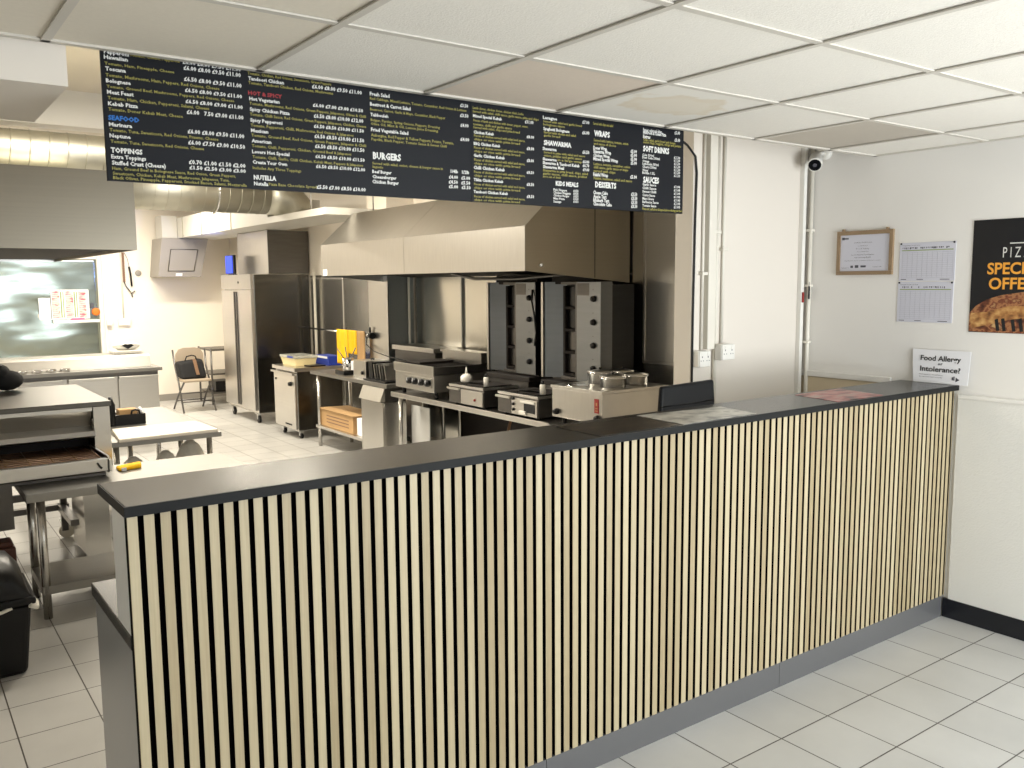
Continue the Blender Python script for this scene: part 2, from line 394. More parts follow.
for x in (0, 1.45, 2.9, 4.34): wf.box(x, x+.06, -1.85, -1.78, .45, 2.62)
wf.box(0, 4.4, -1.85, -1.78, .45, .52).box(0, 4.4, -1.85, -1.78, 2.55, 2.62)
wo = struct(wf.build('window_1', GREYP))
struct(MB().box(-2.4, .485, YE+.045, 3.46, 2.33, ZK).build('trim_bulkhead', WALLN))
struct(MB().box(-2.4, 3.4, 6.75, 6.95, 2.86, ZK).build('trim_ceiling_beam', WALLW))
# right wall: rough white dado with a rounded top edge in the shop, a beige board behind the counter, black baseboard
struct(MB().box(XW-.012, XW, -3, 2.23, .10, 1.165).build('trim_dado', WOODCHIP))
struct(MB().box(XW-.022, XW, -3, 2.23, 1.165, 1.185, b=.004).build('trim_dado_rail', WALLW))
struct(MB().box(XW-.010, XW, 2.60, YN, .0, 1.205).build('trim_dado_behind_counter', BEIGE))
struct(MB().box(XW-.02, XW, 2.60, YN-.002, 1.207, 1.24, b=.004).build('trim_rail_behind_counter', WALLW))
struct(MB().box(XW-.018, XW, -3, 2.255, 0, .102, b=.003).build('baseboard_right', BASEB))
struct(MB().box(2.7, 4.55, YF-.012, YF, 0, .10).build('baseboard_back', GREYP))

# ================================================================ serving counter
CT = thing('serving_counter', (2.45, 2.5, 0), 'long serving counter clad in pale vertical slats with an anthracite top', 'counter')
XL = .459
# top
MB().box(XL-.006, XW-.002, 2.235, 2.552, 1.205, 1.231, 0, b=.002).build('counter_top', COUNTER, CT)
MB().box(XL-.009, XW-.002, 2.232, 2.2345, 1.204, 1.2305).build('front_edging', CEDGE, CT)
MB().box(XL-.0095, XL-.0065, 2.235, 2.552, 1.204, 1.2305).build('end_edging', CEDGE, CT)
MB().box(XL, XW-.002, 2.272, 2.283, .113, 1.204).build('felt_backing', BLACKF, CT)
sl = MB(); sc_ = MB(); n = 0
while True:
    x = XL+.0398*n
    if x > XW-.006: break
    sl.box(x, min(x+.0248, XW-.003), 2.255, 2.2565, .1145, 1.204); sc_.box(x, min(x+.0248, XW-.003), 2.2567, 2.2715, .1145, 1.204); n += 1
sl.build('slat_panel', SLAT, CT); sc_.build('slat_core', BLACKF, CT)
pl = MB()
ed = [XL, 1.775, 3.071, XW-.02]
for a, b in zip(ed, ed[1:]): pl.box(a+.0012, b-.0012, 2.258, 2.276, .0, .112)
pl.build('plinth', PLINTH, CT)
MB().box(XL, XL+.016, 2.284, 2.43, .885, 1.204).build('upper_end_panel', LIGHTG, CT)
MB().box(XL+.017, XW-.003, 2.284, 2.30, .885, 1.204).build('upper_wall_board', LIGHTG, CT)
MB().box(XL-.002, XW-.025, 2.284, 2.785, .846, .884, b=.003).build('lower_worktop', COUNTER, CT)
MB().box(XL+.004, XL+.022, 2.284, 2.765, .0, .845).build('lower_end_panel', GREYL, CT)
MB().box(XL+.023, XW-.025, 2.74, 2.76, .10, .845).build('rear_panel', LIGHTG, CT)

def flyer(name, pts, m, label, t=.0012):
    mb = MB(); z = 1.2316
    mb.hexa([(p[0], p[1], z) for p in pts]+[(p[0], p[1], z+t) for p in pts]); o = mb.build(name, m)
    return tag(o, label, 'leaflet')
flyer('menu_leaflet', [(2.012, 2.245), (2.40, 2.245), (2.43, 2.49), (2.015, 2.505)], FLYD, 'dark printed menu sheet lying flat on the counter top')
flyer('menu_leaflet', [(2.425, 2.24), (2.86, 2.25), (2.90, 2.47), (2.445, 2.515)], FLYG, 'grey and white printed menu sheet on the counter in front of the black screen')
flyer('menu_leaflet', [(3.42, 2.25), (3.78, 2.25), (3.84, 2.52), (3.47, 2.51)], FLYR, 'red and pink printed menu sheet on the counter near the right wall')

# point-of-sale screen on the lower worktop
ps = thing('till_screen', (2.88, 2.66, .884), 'black till screen seen from behind, rising over the counter', 'screen')
s = MB(); s.hexa([(2.655, 2.600, .98), (3.04, 2.600, .98), (3.04, 2.630, .98), (2.655, 2.630, .98), (2.757, 2.680, 1.309), (3.100, 2.680, 1.318), (3.100, 2.705, 1.318), (2.757, 2.705, 1.309)])
o = s.build('display_panel', GLOSSK, ps)
md = o.modifiers.new('bevel', 'BEVEL'); md.width = .022; md.segments = 4
MB().tube([(2.88, 2.665, 1.12), (2.88, 2.70, 1.0), (2.88, 2.69, .90)], .03, 12).build('stand', BLACKP, ps)
MB().box(2.76, 3.00, 2.60, 2.76, .885, .905, b=.006).build('base', BLACKP, ps)
s = MB(); a, b = Vector((2.73, 2.656, 1.225)), Vector((3.07, 2.656, 1.23))
s.tube([a, a.lerp(b, .5)+Vector((0, .001, -.004)), b], .0035, 6).build('back_ridge', GLOSSK, ps)

# ================================================================ wall things, customer side
def wallp(y0, z0, x=XW-.0015):          # text on the right wall: u runs towards -Y
    return lambda u, v: (x, y0-u, z0+v)
cf = thing('framed_certificate', (XW, 2.80, 1.80), 'brown framed certificate on the white wall, under the security camera', 'certificate')
f = MB(); T = .016
f.box(XW-T, XW, 2.620, 2.958, 1.797, 1.818).box(XW-T, XW, 2.620, 2.958, 2.018, 2.040).box(XW-T, XW, 2.938, 2.958, 1.8185, 2.0175).box(XW-T, XW, 2.620, 2.640, 1.8185, 2.0175)
f.build('frame', OAKF, cf)
MB().box(XW-.008, XW-.001, 2.640, 2.938, 1.818, 2.018).build('certificate_sheet', PAPERG, cf)
tx = MB()
for t, yc, z, w_, c in (('Certificate of Achievement', 2.80, 1.972, .11, .007), ('is awarded to', 2.80, 1.955, .06, .005), ('Food Safety', 2.80, 1.938, .08, .007), ('for completing', 2.80, 1.923, .07, .005), ('Level 2 Award in Food Hygiene', 2.80, 1.905, .14, .007), ('and Catering (RQF)', 2.80, 1.890, .10, .007), ('Awarded this day in recognition of the above course', 2.80, 1.874, .22, .005), ('Signature', 2.928, 1.835, .045, .005), ('Registrar 1234', 2.71, 1.838, .05, .005)):
    text_mesh(tx, t, w_, c, wallp(yc+w_/2 if yc < 2.9 else yc, z, XW-.0085))
for y, z, w_, h in ((2.930, 1.992, .016, .014), (2.915, 1.995, .026, .008), (2.872, 1.836, .016, .013), (2.845, 1.836, .022, .015), (2.81, 1.838, .032, .011)):
    tx.box(XW-.0086, XW-.0081, y-w_, y, z, z+h)
tx.build('lettering', INK, cf)
cp = MB()
for y in (2.92, 2.655): cp.box(XW-.017, XW-.002, y-.006, y+.006, 2.0405, 2.052)
cp.build('hanging_clip', OAKF, cf)

def wall_chart(y0, y1, z0, z1, label, rows):
    t = thing('paper_chart', (XW, (y0+y1)/2, z0), label, 'notice', 'paper charts pinned to the right wall')
    MB().box(XW-.003, XW-.0005, y0, y1, z0, z1).build('sheet', PAPERG, t)
    k = MB(); text_mesh(k, 'Temperature record sheet', .10, .006, wallp(y1-.012, z1-.017, XW-.0035))
    for i in range(26):
        if random.random() < .8: k.box(XW-.0036, XW-.0031, y1-.016-.0098*i-.006*random.random()-.002, y1-.016-.0098*i, z1-.034+.004*random.random(), z1-.024)
    for a, w_ in ((.012, .03), (.10, .035), (.225, .05)): k.box(XW-.0036, XW-.0031, y1-a-w_, y1-a, z0+.006, z0+.0095)
    k.build('heading_print', INK, t)
    gr = MB().box(XW-.0036, XW-.0031, y0+.012, y1-.012, z1-.043, z1-.038)
    gr.build('green_rule', GREENI, t)
    q = MB()
    for i in range(rows): q.box(XW-.0035, XW-.0031, y0+.012, y1-.012, z1-.052-.011*i, z1-.0514-.011*i)
    for i in range(11): q.box(XW-.0035, XW-.0031, y0+.012+.027*i, y0+.0126+.027*i, z0+.018, z1-.05)
    q.build('grid_print', INKF, t)
    for y, z in ((y0+.008, z1-.005), (y1-.008, z1-.005)):
        MB().sph((XW-.005, y, z), (.004, .005, .005)).build('pin', INKK, t)
wall_chart(2.285, 2.585, 1.762, 1.962, 'upper of the two white paper charts pinned beside the black pizza poster', 13)
wall_chart(2.287, 2.587, 1.545, 1.757, 'lower of the two white paper charts pinned beside the black pizza poster', 14)

po = thing('pizza_poster', (XW, 1.985, 1.505), 'black poster with orange special offers lettering over a pizza picture', 'poster')
MB().box(XW-.004, XW-.0005, 1.77, 2.200, 1.505, 2.058).build('poster_sheet', POSTER, po)
k = MB(); text_mesh(k, 'P I Z Z A', .165, .050, wallp(2.053, 1.872, XW-.005), .0, res=4); k.box(XW-.0052, XW-.0048, 1.93, 2.022, 1.937, 1.942)
k.build('white_lettering', TW, po)
k = MB(); text_mesh(k, 'SPECIAL', .262, .054, wallp(2.123, 1.793, XW-.005), .035, res=4); text_mesh(k, 'OFFERS', .250, .054, wallp(2.112, 1.720, XW-.005), .035, res=4)
k.build('orange_lettering', ORANGE, po)
def blob(pts, x):
    return MB().add([(x, p[0], p[1]) for p in pts], [list(range(len(pts)))])
blob([(2.199, 1.60), (2.17, 1.635), (2.12, 1.668), (2.05, 1.69), (1.95, 1.705), (1.85, 1.70), (1.775, 1.69), (1.775, 1.506), (2.0, 1.506), (2.199, 1.509)], XW-.0045).build('pizza_picture', PIZZA, po)
blob([(2.197, 1.575), (2.19, 1.60), (2.12, 1.606), (2.02, 1.635), (1.92, 1.64), (1.775, 1.632), (1.775, 1.575), (1.90, 1.585), (2.0, 1.572), (2.10, 1.545), (2.185, 1.525)], XW-.0049).build('pizza_crust', CRUST, po)
k = MB()
for a, b_ in ((2.075, .0), (2.045, .004), (2.00, .0), (1.965, .006)):
    k.add([(XW-.0053, a, 1.570+b_), (XW-.0053, a-.016, 1.575+b_), (XW-.0053, a-.026, 1.516), (XW-.0053, a-.010, 1.514)], [(0, 1, 2, 3)])
k.build('pizza_dark_slot', INKK, po)  # dark slots printed in the pizza picture

al = thing('allergy_notice', (4.436, 2.33, 1.2316), 'white food allergy notice propped on the counter end against the wall', 'notice')
tl = lambda u, v: (4.440-.016*(1-v/.172)-.0016, 2.484-u, 1.232+v)
s = MB(); s.hexa([(4.424, 2.467, 1.2322), (4.424, 2.180, 1.2322), (4.426, 2.180, 1.2322), (4.426, 2.467, 1.2322), (4.440, 2.485, 1.404), (4.440, 2.178, 1.404), (4.442, 2.178, 1.404), (4.442, 2.485, 1.404)]).build('card', PAPER, al)
k = MB()
text_mesh(k, 'Food Allergy', .212, .026, lambda u, v: tl(u+.048, v+.116), .03, res=3)
text_mesh(k, 'or', .026, .016, lambda u, v: tl(u+.142, v+.094), .02)
text_mesh(k, 'Intolerance?', .212, .026, lambda u, v: tl(u+.050, v+.060), .03, res=3)
k.build('bold_lettering', INKK, al)
k = MB(); text_mesh(k, 'Please speak to our staff about', .125, .007, lambda u, v: tl(u+.048, v+.040)); text_mesh(k, 'the ingredients before you order', .125, .007, lambda u, v: tl(u+.048, v+.028))
k.build('small_lettering', INK, al)
k = MB()
for (u, v), w_, h in (((.222, .022), .006, .016), ((.230, .022), .006, .020)): k.add([tl(u, v), tl(u+w_, v), tl(u+w_, v+h), tl(u, v+h)], [(0, 1, 2, 3)])
k.add([tl(.242, .014), tl(.262, .026), tl(.242, .038)], [(0, 1, 2)]); k.build('logo_print', INK, al)

# security camera on the right wall just in front of the corner
sc = thing('security_camera', (XW, 3.06, 2.36), 'small white bullet security camera high in the corner', 'camera')
MB().lathe([(.0, .0), (.038, .0), (.040, -.012), (.03, -.024), (.012, -.028)], (XW-.0005, 3.055, 2.490), 20, axis='x').build('wall_mount', WHITEP, sc)
MB().tube([(XW-.025, 3.055, 2.488), (XW-.055, 3.065, 2.480), (XW-.08, 3.07, 2.465)], .013, 10).build('bracket_arm', WHITEP, sc)
d = Vector((-.72, -.42, -.55)).normalized(); c0 = Vector((XW-.05, 3.085, 2.475)); c1 = c0+d*.115
MB().tube([c0, c0+d*.02, c0+d*.10, c1], [.020, .034, .040, .039], 20).build('housing', WHITEP, sc)
MB().tube([c1-d*.004, c1+d*.003], [.035, .034], 20).build('lens_cover', GLOSSK, sc)
MB().tube([c1+d*.002, c1+d*.006], [.012, .010], 14).build('lens', INK, sc)

# trunking and conduits in the corner and on the nib wall
cd = thing('corner_conduit', (XW-.03, 3.12, 0), 'pair of cream painted conduits in the corner by the security camera', 'conduit')
MB().tube([(XW-.014, 3.135, .0), (XW-.014, 3.135, 2.6)], .0125, 10).build('pipe', CREAMP, cd)
MB().box(XW-.068, XW-.040, 3.148, YN-.0005, 0, 2.6, b=.003).build('trunking', WHITEP, cd)
k = MB()
for z in (1.40, 1.73, 2.05): k.box(XW-.035, XW-.0005, 3.115, 3.155, z, z+.016, b=.003)
k.build('saddle_clip', CREAMP, cd)
tg = thing('hanging_key_tag', (XW-.032, 3.12, 1.63), 'small red and black key tag hanging on the corner conduit', 'tag')
MB().box(XW-.040, XW-.030, 3.114, 3.121, 1.66, 1.735, b=.002).build('black_tag', BLACKP, tg)
MB().box(XW-.062, XW-.047, 3.140, 3.147, 1.64, 1.70, b=.002).build('red_tag', RED, tg)
MB().tube([(XW-.035, 3.118, 1.735), (XW-.033, 3.118, 1.76)], .0015, 6).build('cord', CABLE, tg)
def conduit(x, z0, z1, label, r=.011, clips=()):
    t = thing('wall_conduit', (x, YN, z0), label, 'conduit', 'cream conduits on the nib wall')
    MB().tube([(x, YN-r-.001, z0), (x, YN-r-.001, z1)], r, 10).build('pipe', CREAMP, t)
    k = MB()
    for z in clips: k.box(x-.022, x+.022, YN-.03, YN-.0005, z, z+.018, b=.004)
    if clips: k.build('saddle_clip', CREAMP, t)
tag(MB().box(3.573, 3.630, YN-.035, YN-.0005, 1.405, 2.6, b=.004).build('cable_trunking', CREAMP), 'wide cream cable trunking between two conduits at the left of the nib wall', 'trunking')
conduit(3.553, 1.405, 2.6, 'thin cream conduit feeding the left of the two socket boxes', .008, (1.80,))
conduit(3.712, 1.435, 2.6, 'thin cream conduit feeding the right of the two socket boxes', .009, (1.93,))
conduit(3.655, .9, 2.6, 'thickest cream conduit running down behind the right socket box', .012, (2.02,))
def socket(x0, x1, z0, z1, y, label, grp, two=True):
    t = thing('double_socket', ((x0+x1)/2, y, z0), label, 'socket', grp)
    MB().box(x0, x1, y-.045, y-.0005, z0, z1, b=.004).build('back_box', WHITEP, t)
    MB().box(x0+.003, x1-.003, y-.052, y-.0455, z0+.003, z1-.003, b=.002).build('face_plate', WHITEP, t)
    k = MB(); n = 2 if two else 1
    for i in range(n):
        cx = x0+(x1-x0)*(i+.5)/n; k.box(cx-.003, cx+.003, y-.0526, y-.0521, z0+.05, z0+.058)
        for s_ in (-.009, .009): k.box(cx+s_-.003, cx+s_+.003, y-.0526, y-.0521, z0+.032, z0+.036)
    k.build('pin_holes', INK, t)
    k = MB()
    for i in range(n):
        cx = x0+(x1-x0)*(i+.5)/n; k.box(cx-.006, cx+.006, y-.055, y-.0521, z1-.026, z1-.010, b=.001)
    k.build('rocker_switch', WHITEP, t)
socket(3.488, 3.578, 1.315, 1.400, YN-.004, 'white double socket box, lower left of the pair on the nib wall', 'socket boxes on the nib wall')
socket(3.640, 3.745, 1.345, 1.430, YN-.027, 'white double socket box, upper right of the pair on the nib wall', 'socket boxes on the nib wall')

# ================================================================ menu boards
MENU = [
("Pepperoni", "w", 0.584, 2.4355, 0.068, 0.01),
("Tomato, Cheese, Pepperoni", "y", 0.654, 2.4375, 0.142, 0.009),
("\xa36.00 \xa38.00 \xa39.50 \xa311.00", "p", 0.805, 2.4365, 0.179, 0.011),
("Hawaiian", "w", 0.583, 2.4205, 0.065, 0.01),
("Tomato, Ham, Pineapple, Cheese", "y", 0.584, 2.404, 0.195, 0.008),
("\xa36.00 \xa38.00 \xa39.50 \xa311.00", "p", 0.807, 2.419, 0.176, 0.011),
("Toscana", "w", 0.585, 2.388, 0.056, 0.01),
("Tomato, Mushrooms, Ham, Peppers, Red Onions, Cheese", "y", 0.585, 2.371, 0.328, 0.009),
("\xa36.50 \xa38.00 \xa39.50 \xa311.00", "p", 0.807, 2.3865, 0.177, 0.011),
("Bolognese", "w", 0.585, 2.3545, 0.068, 0.01),
("Tomato, Ground Beef, Mushrooms, Peppers, Red Onions, Cheese", "y", 0.586, 2.3395, 0.372, 0.008),
("\xa36.50 \xa38.00 \xa39.50 \xa311.00", "p", 0.808, 2.354, 0.176, 0.01),
("Meat Feast", "w", 0.586, 2.3225, 0.073, 0.01),
("Tomato, Ham, Chicken, Pepperoni, Salami, Cheese", "y", 0.587, 2.307, 0.292, 0.009),
("\xa36.50 \xa38.00 \xa39.00 \xa311.00", "p", 0.808, 2.321, 0.177, 0.01),
("Kebab Pizza", "w", 0.587, 2.29, 0.082, 0.01),
("Tomato, Doner Kebab Meat, Cheese", "y", 0.587, 2.275, 0.211, 0.009),
("\xa36.00   7.50 \xa39.00 \xa311.00", "p", 0.81, 2.289, 0.176, 0.011),
("SEAFOOD", "b", 0.585, 2.249, 0.086, 0.012),
("Marinara", "w", 0.586, 2.231, 0.064, 0.01),
("Tomato, Tuna, Sweetcorn, Red Onions, Prawns, Cheese", "y", 0.587, 2.216, 0.316, 0.009),
("\xa36.00 \xa38.00 \xa39.50 \xa311.00", "p", 0.81, 2.231, 0.176, 0.011),
("Neptune", "w", 0.586, 2.199, 0.058, 0.01),
("Tomato, Tuna, Sweetcorn, Red Onions, Cheese", "y", 0.588, 2.1835, 0.269, 0.009),
("\xa36.00 \xa37.50 \xa39.00 \xa310.50", "p", 0.81, 2.198, 0.177, 0.011),
("TOPPINGS", "h", 0.587, 2.156, 0.088, 0.013),
("Extra Toppings", "w", 0.587, 2.139, 0.097, 0.01),
("\xa30.70 \xa31.00 \xa31.50 \xa32.00", "p", 0.809, 2.139, 0.177, 0.011),
("Stuffed Crust (Cheese)", "w", 0.588, 2.121, 0.152, 0.011),
("\xa31.50 \xa32.50 \xa33.00 \xa33.00", "p", 0.81, 2.123, 0.176, 0.01),
("Ham, Ground Beef in Bolognese Sauce, Red Onion, Green Peppers,", "y", 0.588, 2.1065, 0.365, 0.009),
("Sweetcorn, Chicken, Kebab Meat, Mushrooms, Jalapenos, Tuna,", "y", 0.589, 2.092, 0.343, 0.009),
("Black Olives, Pineapple, Pepperoni, Smoked Bacon, Salami, Mozzarella", "y", 0.589, 2.0795, 0.398, 0.009),
("Tomato, Chicken, Red Onions, Sweetcorn, Green Peppers", "y", 1.005, 2.4305, 0.285, 0.009),
("Tandoori Chicken", "w", 1.006, 2.414, 0.118, 0.01),
("Tomato, Tandoori Chicken, Red Onions, Mushrooms", "y", 1.006, 2.4015, 0.29, 0.009),
("\xa36.00 \xa38.00 \xa39.50 \xa311.00", "p", 1.221, 2.4145, 0.182, 0.011),
("HOT & SPICY", "r", 1.004, 2.3685, 0.112, 0.011),
("Hot Vegetarian", "w", 1.007, 2.3515, 0.1, 0.01),
("Tomato, Mushrooms, Red Onions, Green Peppers, Jalapenos, Olives & Chilli", "y", 1.007, 2.3375, 0.409, 0.009),
("\xa36.00 \xa37.00 \xa39.00 \xa310.50", "p", 1.222, 2.355, 0.184, 0.01),
("Spicy Chicken Pizza", "w", 1.007, 2.319, 0.133, 0.01),
("Tomato, Chilli Sauce, Red Onions, Green Peppers, Jalapenos, Chicken, Cheese", "y", 1.007, 2.304, 0.409, 0.009),
("\xa36.50 \xa38.00 \xa310.00 \xa312.00", "p", 1.224, 2.32, 0.182, 0.011),
("Spicy Pepperoni", "w", 1.007, 2.2855, 0.107, 0.01),
("Tomato, Pepperoni, Chilli, Mushrooms, Red Onions & Jalapenos", "y", 1.008, 2.27, 0.359, 0.009),
("\xa36.50 \xa38.50 \xa310.00 \xa311.50", "p", 1.223, 2.287, 0.184, 0.01),
("Mexican", "w", 1.008, 2.253, 0.057, 0.01),
("Tomato, Ground Beef, Red Onions, Green Peppers, Jalapeno & Chilli", "y", 1.009, 2.239, 0.405, 0.009),
("\xa36.50 \xa38.50 \xa310.00 \xa311.50", "p", 1.224, 2.254, 0.183, 0.011),
("American", "w", 1.009, 2.221, 0.065, 0.01),
("Tomato, Chilli, Pepperoni, Chicken, Ground Beef & Jalapenos", "y", 1.009, 2.206, 0.348, 0.009),
("\xa36.50 \xa38.50 \xa310.00 \xa311.50", "p", 1.225, 2.2215, 0.182, 0.011),
("Lovers Hot Special", "w", 1.009, 2.187, 0.125, 0.01),
("Tomato, Chilli, Garlic, Chilli Chicken, Kebab Meat, Peppers & Jalapenos", "y", 1.01, 2.1715, 0.39, 0.009),
("\xa36.50 \xa38.50 \xa310.00 \xa311.50", "p", 1.225, 2.1885, 0.182, 0.01),
("Create Your Own", "w", 1.009, 2.1545, 0.116, 0.01),
("Includes Any Three Toppings", "y", 1.009, 2.137, 0.164, 0.009),
("\xa36.50 \xa38.50 \xa310.00 \xa312.00", "p", 1.226, 2.156, 0.182, 0.01),
("NUTELLA", "h", 1.011, 2.1045, 0.075, 0.013),
("Nutella", "w", 1.011, 2.086, 0.047, 0.011),
("Pizza Base Chocolate Spread", "y", 1.06, 2.088, 0.166, 0.009),
("\xa35.50 \xa37.00 \xa38.50 \xa310.00", "p", 1.226, 2.0875, 0.182, 0.011),
("Fresh Salad", "w", 1.433, 2.416, 0.077, 0.011),
("Red Cabbage, Mixed Lettuce, Tomato, Cucumber, Red Onion & Lettuce", "y", 1.433, 2.402, 0.398, 0.009),
("\xa33.50", "p", 1.804, 2.4175, 0.035, 0.011),
("Beetroot & Carrot Salad", "w", 1.433, 2.3815, 0.16, 0.011),
("Beetroot, Carrot, Garlic & Mayo, Cucumber, Black Pepper", "y", 1.433, 2.3655, 0.305, 0.009),
("\xa33.50", "p", 1.803, 2.3815, 0.037, 0.011),
("Tabbouleh", "w", 1.433, 2.3465, 0.07, 0.01),
("Bulgur, Parsley, Spring Onions, Peppers, Dressing", "y", 1.434, 2.3295, 0.28, 0.009),
("Olive Oil, Mint & Oil, Lemon Juice Dressing", "y", 1.434, 2.3165, 0.272, 0.009),
("\xa34.00", "p", 1.804, 2.346, 0.036, 0.011),
("Fried Vegetable Salad", "w", 1.434, 2.2955, 0.148, 0.011),
("Aubergine, Red Pepper & Yellow Peppers, Potato, Tomato,", "y", 1.434, 2.278, 0.34, 0.01),
("Paprika, Black Pepper, Tomato Sauce & Sweet Chilli", "y", 1.435, 2.2645, 0.308, 0.009),
("\xa34.00", "p", 1.803, 2.295, 0.039, 0.011),
("BURGERS", "H", 1.439, 2.202, 0.111, 0.021),
("Served with salad, onion, cheese & burger sauce in", "y", 1.436, 2.1825, 0.288, 0.009),
("baguette", "y", 1.437, 2.1705, 0.041, 0.009),
("1/4lb   1/2lb", "p", 1.758, 2.175, 0.082, 0.011),
("Beef Burger", "w", 1.435, 2.153, 0.076, 0.01),
("Cheeseburger", "w", 1.435, 2.1355, 0.095, 0.01),
("Chicken Burger", "w", 1.434, 2.118, 0.105, 0.011),
("\xa34.00   \xa35.00", "p", 1.75, 2.154, 0.094, 0.011),
("\xa34.50   \xa35.50", "p", 1.749, 2.136, 0.095, 0.011),
("\xa35.00   \xa35.50", "p", 1.749, 2.119, 0.097, 0.011),
("Lamb doner, chicken doner, chicken shish, kofte", "y", 1.86, 2.4165, 0.237, 0.009),
("Served with salad, chilli sauce, garlic sauce, pitta and chips", "y", 1.859, 2.4035, 0.312, 0.009),
("Mixed Special Kebab", "w", 1.86, 2.3865, 0.133, 0.01),
("Pieces of lamb and chicken with doner, pepper, onion,", "y", 1.862, 2.371, 0.257, 0.009),
("tomato, chilli and garlic sauce", "y", 1.861, 2.357, 0.179, 0.009),
("Served with salad, chips and pitta bread", "y", 1.861, 2.3455, 0.217, 0.009),
("\xa311.00", "p", 2.104, 2.388, 0.042, 0.011),
("Chicken Kebab", "w", 1.862, 2.327, 0.093, 0.01),
("Pieces of chicken served with salad and sauce,", "y", 1.864, 2.3155, 0.24, 0.009),
("chips or rice with pitta bread", "y", 1.864, 2.3025, 0.215, 0.009),
("\xa38.00", "p", 2.112, 2.332, 0.036, 0.01),
("BBQ Chicken Kebab", "w", 1.862, 2.285, 0.122, 0.01),
("Pieces of chicken served with salad and sauce,", "y", 1.863, 2.2715, 0.24, 0.009),
("chips or rice with pitta bread", "y", 1.863, 2.2585, 0.216, 0.009),
("\xa38.00", "p", 2.112, 2.2865, 0.036, 0.011),
("Garlic Chicken Kebab", "w", 1.861, 2.2415, 0.144, 0.01),
("Pieces of chicken served with salad and sauce,", "y", 1.863, 2.226, 0.24, 0.01),
("chips or rice with pitta bread", "y", 1.863, 2.2135, 0.216, 0.009),
("\xa38.00", "p", 2.112, 2.2405, 0.035, 0.011),
("Chilli Chicken Kebab", "w", 1.86, 2.196, 0.145, 0.011),
("Pieces of chicken served with salad and sauce,", "y", 1.862, 2.1815, 0.241, 0.009),
("chips or rice with pitta bread", "y", 1.862, 2.1685, 0.216, 0.009),
("\xa38.50", "p", 2.111, 2.195, 0.036, 0.01),
("Tikka Chicken Kebab", "w", 1.86, 2.1515, 0.137, 0.01),
("Pieces of chicken served with salad and sauce,", "y", 1.861, 2.136, 0.241, 0.009),
("chips or rice with pitta bread", "y", 1.861, 2.123, 0.217, 0.009),
("\xa38.50", "p", 2.111, 2.148, 0.036, 0.011),
("Tandoori Chicken Kebab", "w", 1.859, 2.107, 0.16, 0.01),
("Pieces of chicken served with salad and sauce,", "y", 1.861, 2.0905, 0.241, 0.009),
("chips or rice with pitta bread", "y", 1.861, 2.078, 0.216, 0.009),
("\xa38.50", "p", 2.111, 2.101, 0.036, 0.011),
("Lasagne", "w", 2.193, 2.414, 0.073, 0.011),
("Served with salad and garlic bread", "y", 2.195, 2.401, 0.201, 0.009),
("bolognese sauce", "y", 2.195, 2.3885, 0.11, 0.01),
("\xa37.00", "p", 2.399, 2.416, 0.038, 0.011),
("Spaghetti Bolognese", "w", 2.195, 2.371, 0.135, 0.011),
("Served with cheese and salad", "y", 2.197, 2.358, 0.167, 0.01),
("garlic bread", "y", 2.197, 2.3465, 0.084, 0.009),
("\xa36.00", "p", 2.399, 2.3735, 0.038, 0.012),
("SHAWARMA", "h", 2.197, 2.3135, 0.143, 0.017),
("Shawarma", "w", 2.191, 2.293, 0.071, 0.011),
("Served in pitta with salad and sauce", "y", 2.197, 2.2805, 0.216, 0.009),
("onion, pickles and garlic sauce", "y", 2.197, 2.268, 0.199, 0.01),
("\xa36.50", "p", 2.4, 2.295, 0.037, 0.012),
("Shawarma", "w", 2.191, 2.253, 0.072, 0.01),
("in a large wrap", "y", 2.268, 2.2555, 0.129, 0.009),
("\xa36.00", "p", 2.401, 2.257, 0.036, 0.011),
("Shawarma & Tandoori Kebab", "w", 2.191, 2.238, 0.193, 0.011),
("\xa36.70", "p", 2.401, 2.2415, 0.036, 0.011),
("Shawarma Meal", "w", 2.193, 2.2225, 0.108, 0.011),
("\xa39.00", "p", 2.402, 2.225, 0.035, 0.011),
("Shawarma in pitta bread, chips, salad", "y", 2.192, 2.2095, 0.237, 0.01),
("garlic sauce, chilli sauce, pickles", "y", 2.192, 2.197, 0.233, 0.01),
("and a can of drink", "y", 2.192, 2.1855, 0.093, 0.009),
("KIDS MEALS", "h", 2.258, 2.158, 0.12, 0.016),
("Fish Fingers", "s", 2.246, 2.136, 0.071, 0.009),
("\xa34.50", "s", 2.351, 2.137, 0.027, 0.009),
("Chicken Nuggets", "s", 2.246, 2.125, 0.09, 0.009),
("\xa34.50", "s", 2.351, 2.126, 0.027, 0.009),
("Chicken Burger", "s", 2.246, 2.114, 0.083, 0.008),
("\xa34.50", "s", 2.351, 2.115, 0.027, 0.009),
("Mini Pizza", "s", 2.246, 2.102, 0.059, 0.008),
("\xa34.50", "s", 2.351, 2.1045, 0.027, 0.009),
("Sausage", "s", 2.246, 2.0895, 0.041, 0.009),
("\xa34.50", "s", 2.351, 2.0935, 0.027, 0.009),
("Served with chips and salad", "y", 2.458, 2.417, 0.111, 0.011),
("WRAPS", "h", 2.463, 2.372, 0.088, 0.021),
("Served with lettuce, tomato, onion", "y", 2.461, 2.35, 0.196, 0.011),
("and sauce of choice", "y", 2.461, 2.3365, 0.125, 0.01),
("Doner Wrap", "w", 2.459, 2.3175, 0.076, 0.013),
("\xa35.00", "p", 2.672, 2.3205, 0.037, 0.012),
("Shawarma Wrap", "w", 2.459, 2.303, 0.1, 0.013),
("\xa35.00", "p", 2.672, 2.304, 0.037, 0.013),
("Chicken Wrap", "w", 2.459, 2.2875, 0.092, 0.012),
("\xa35.00", "p", 2.672, 2.2875, 0.037, 0.013),
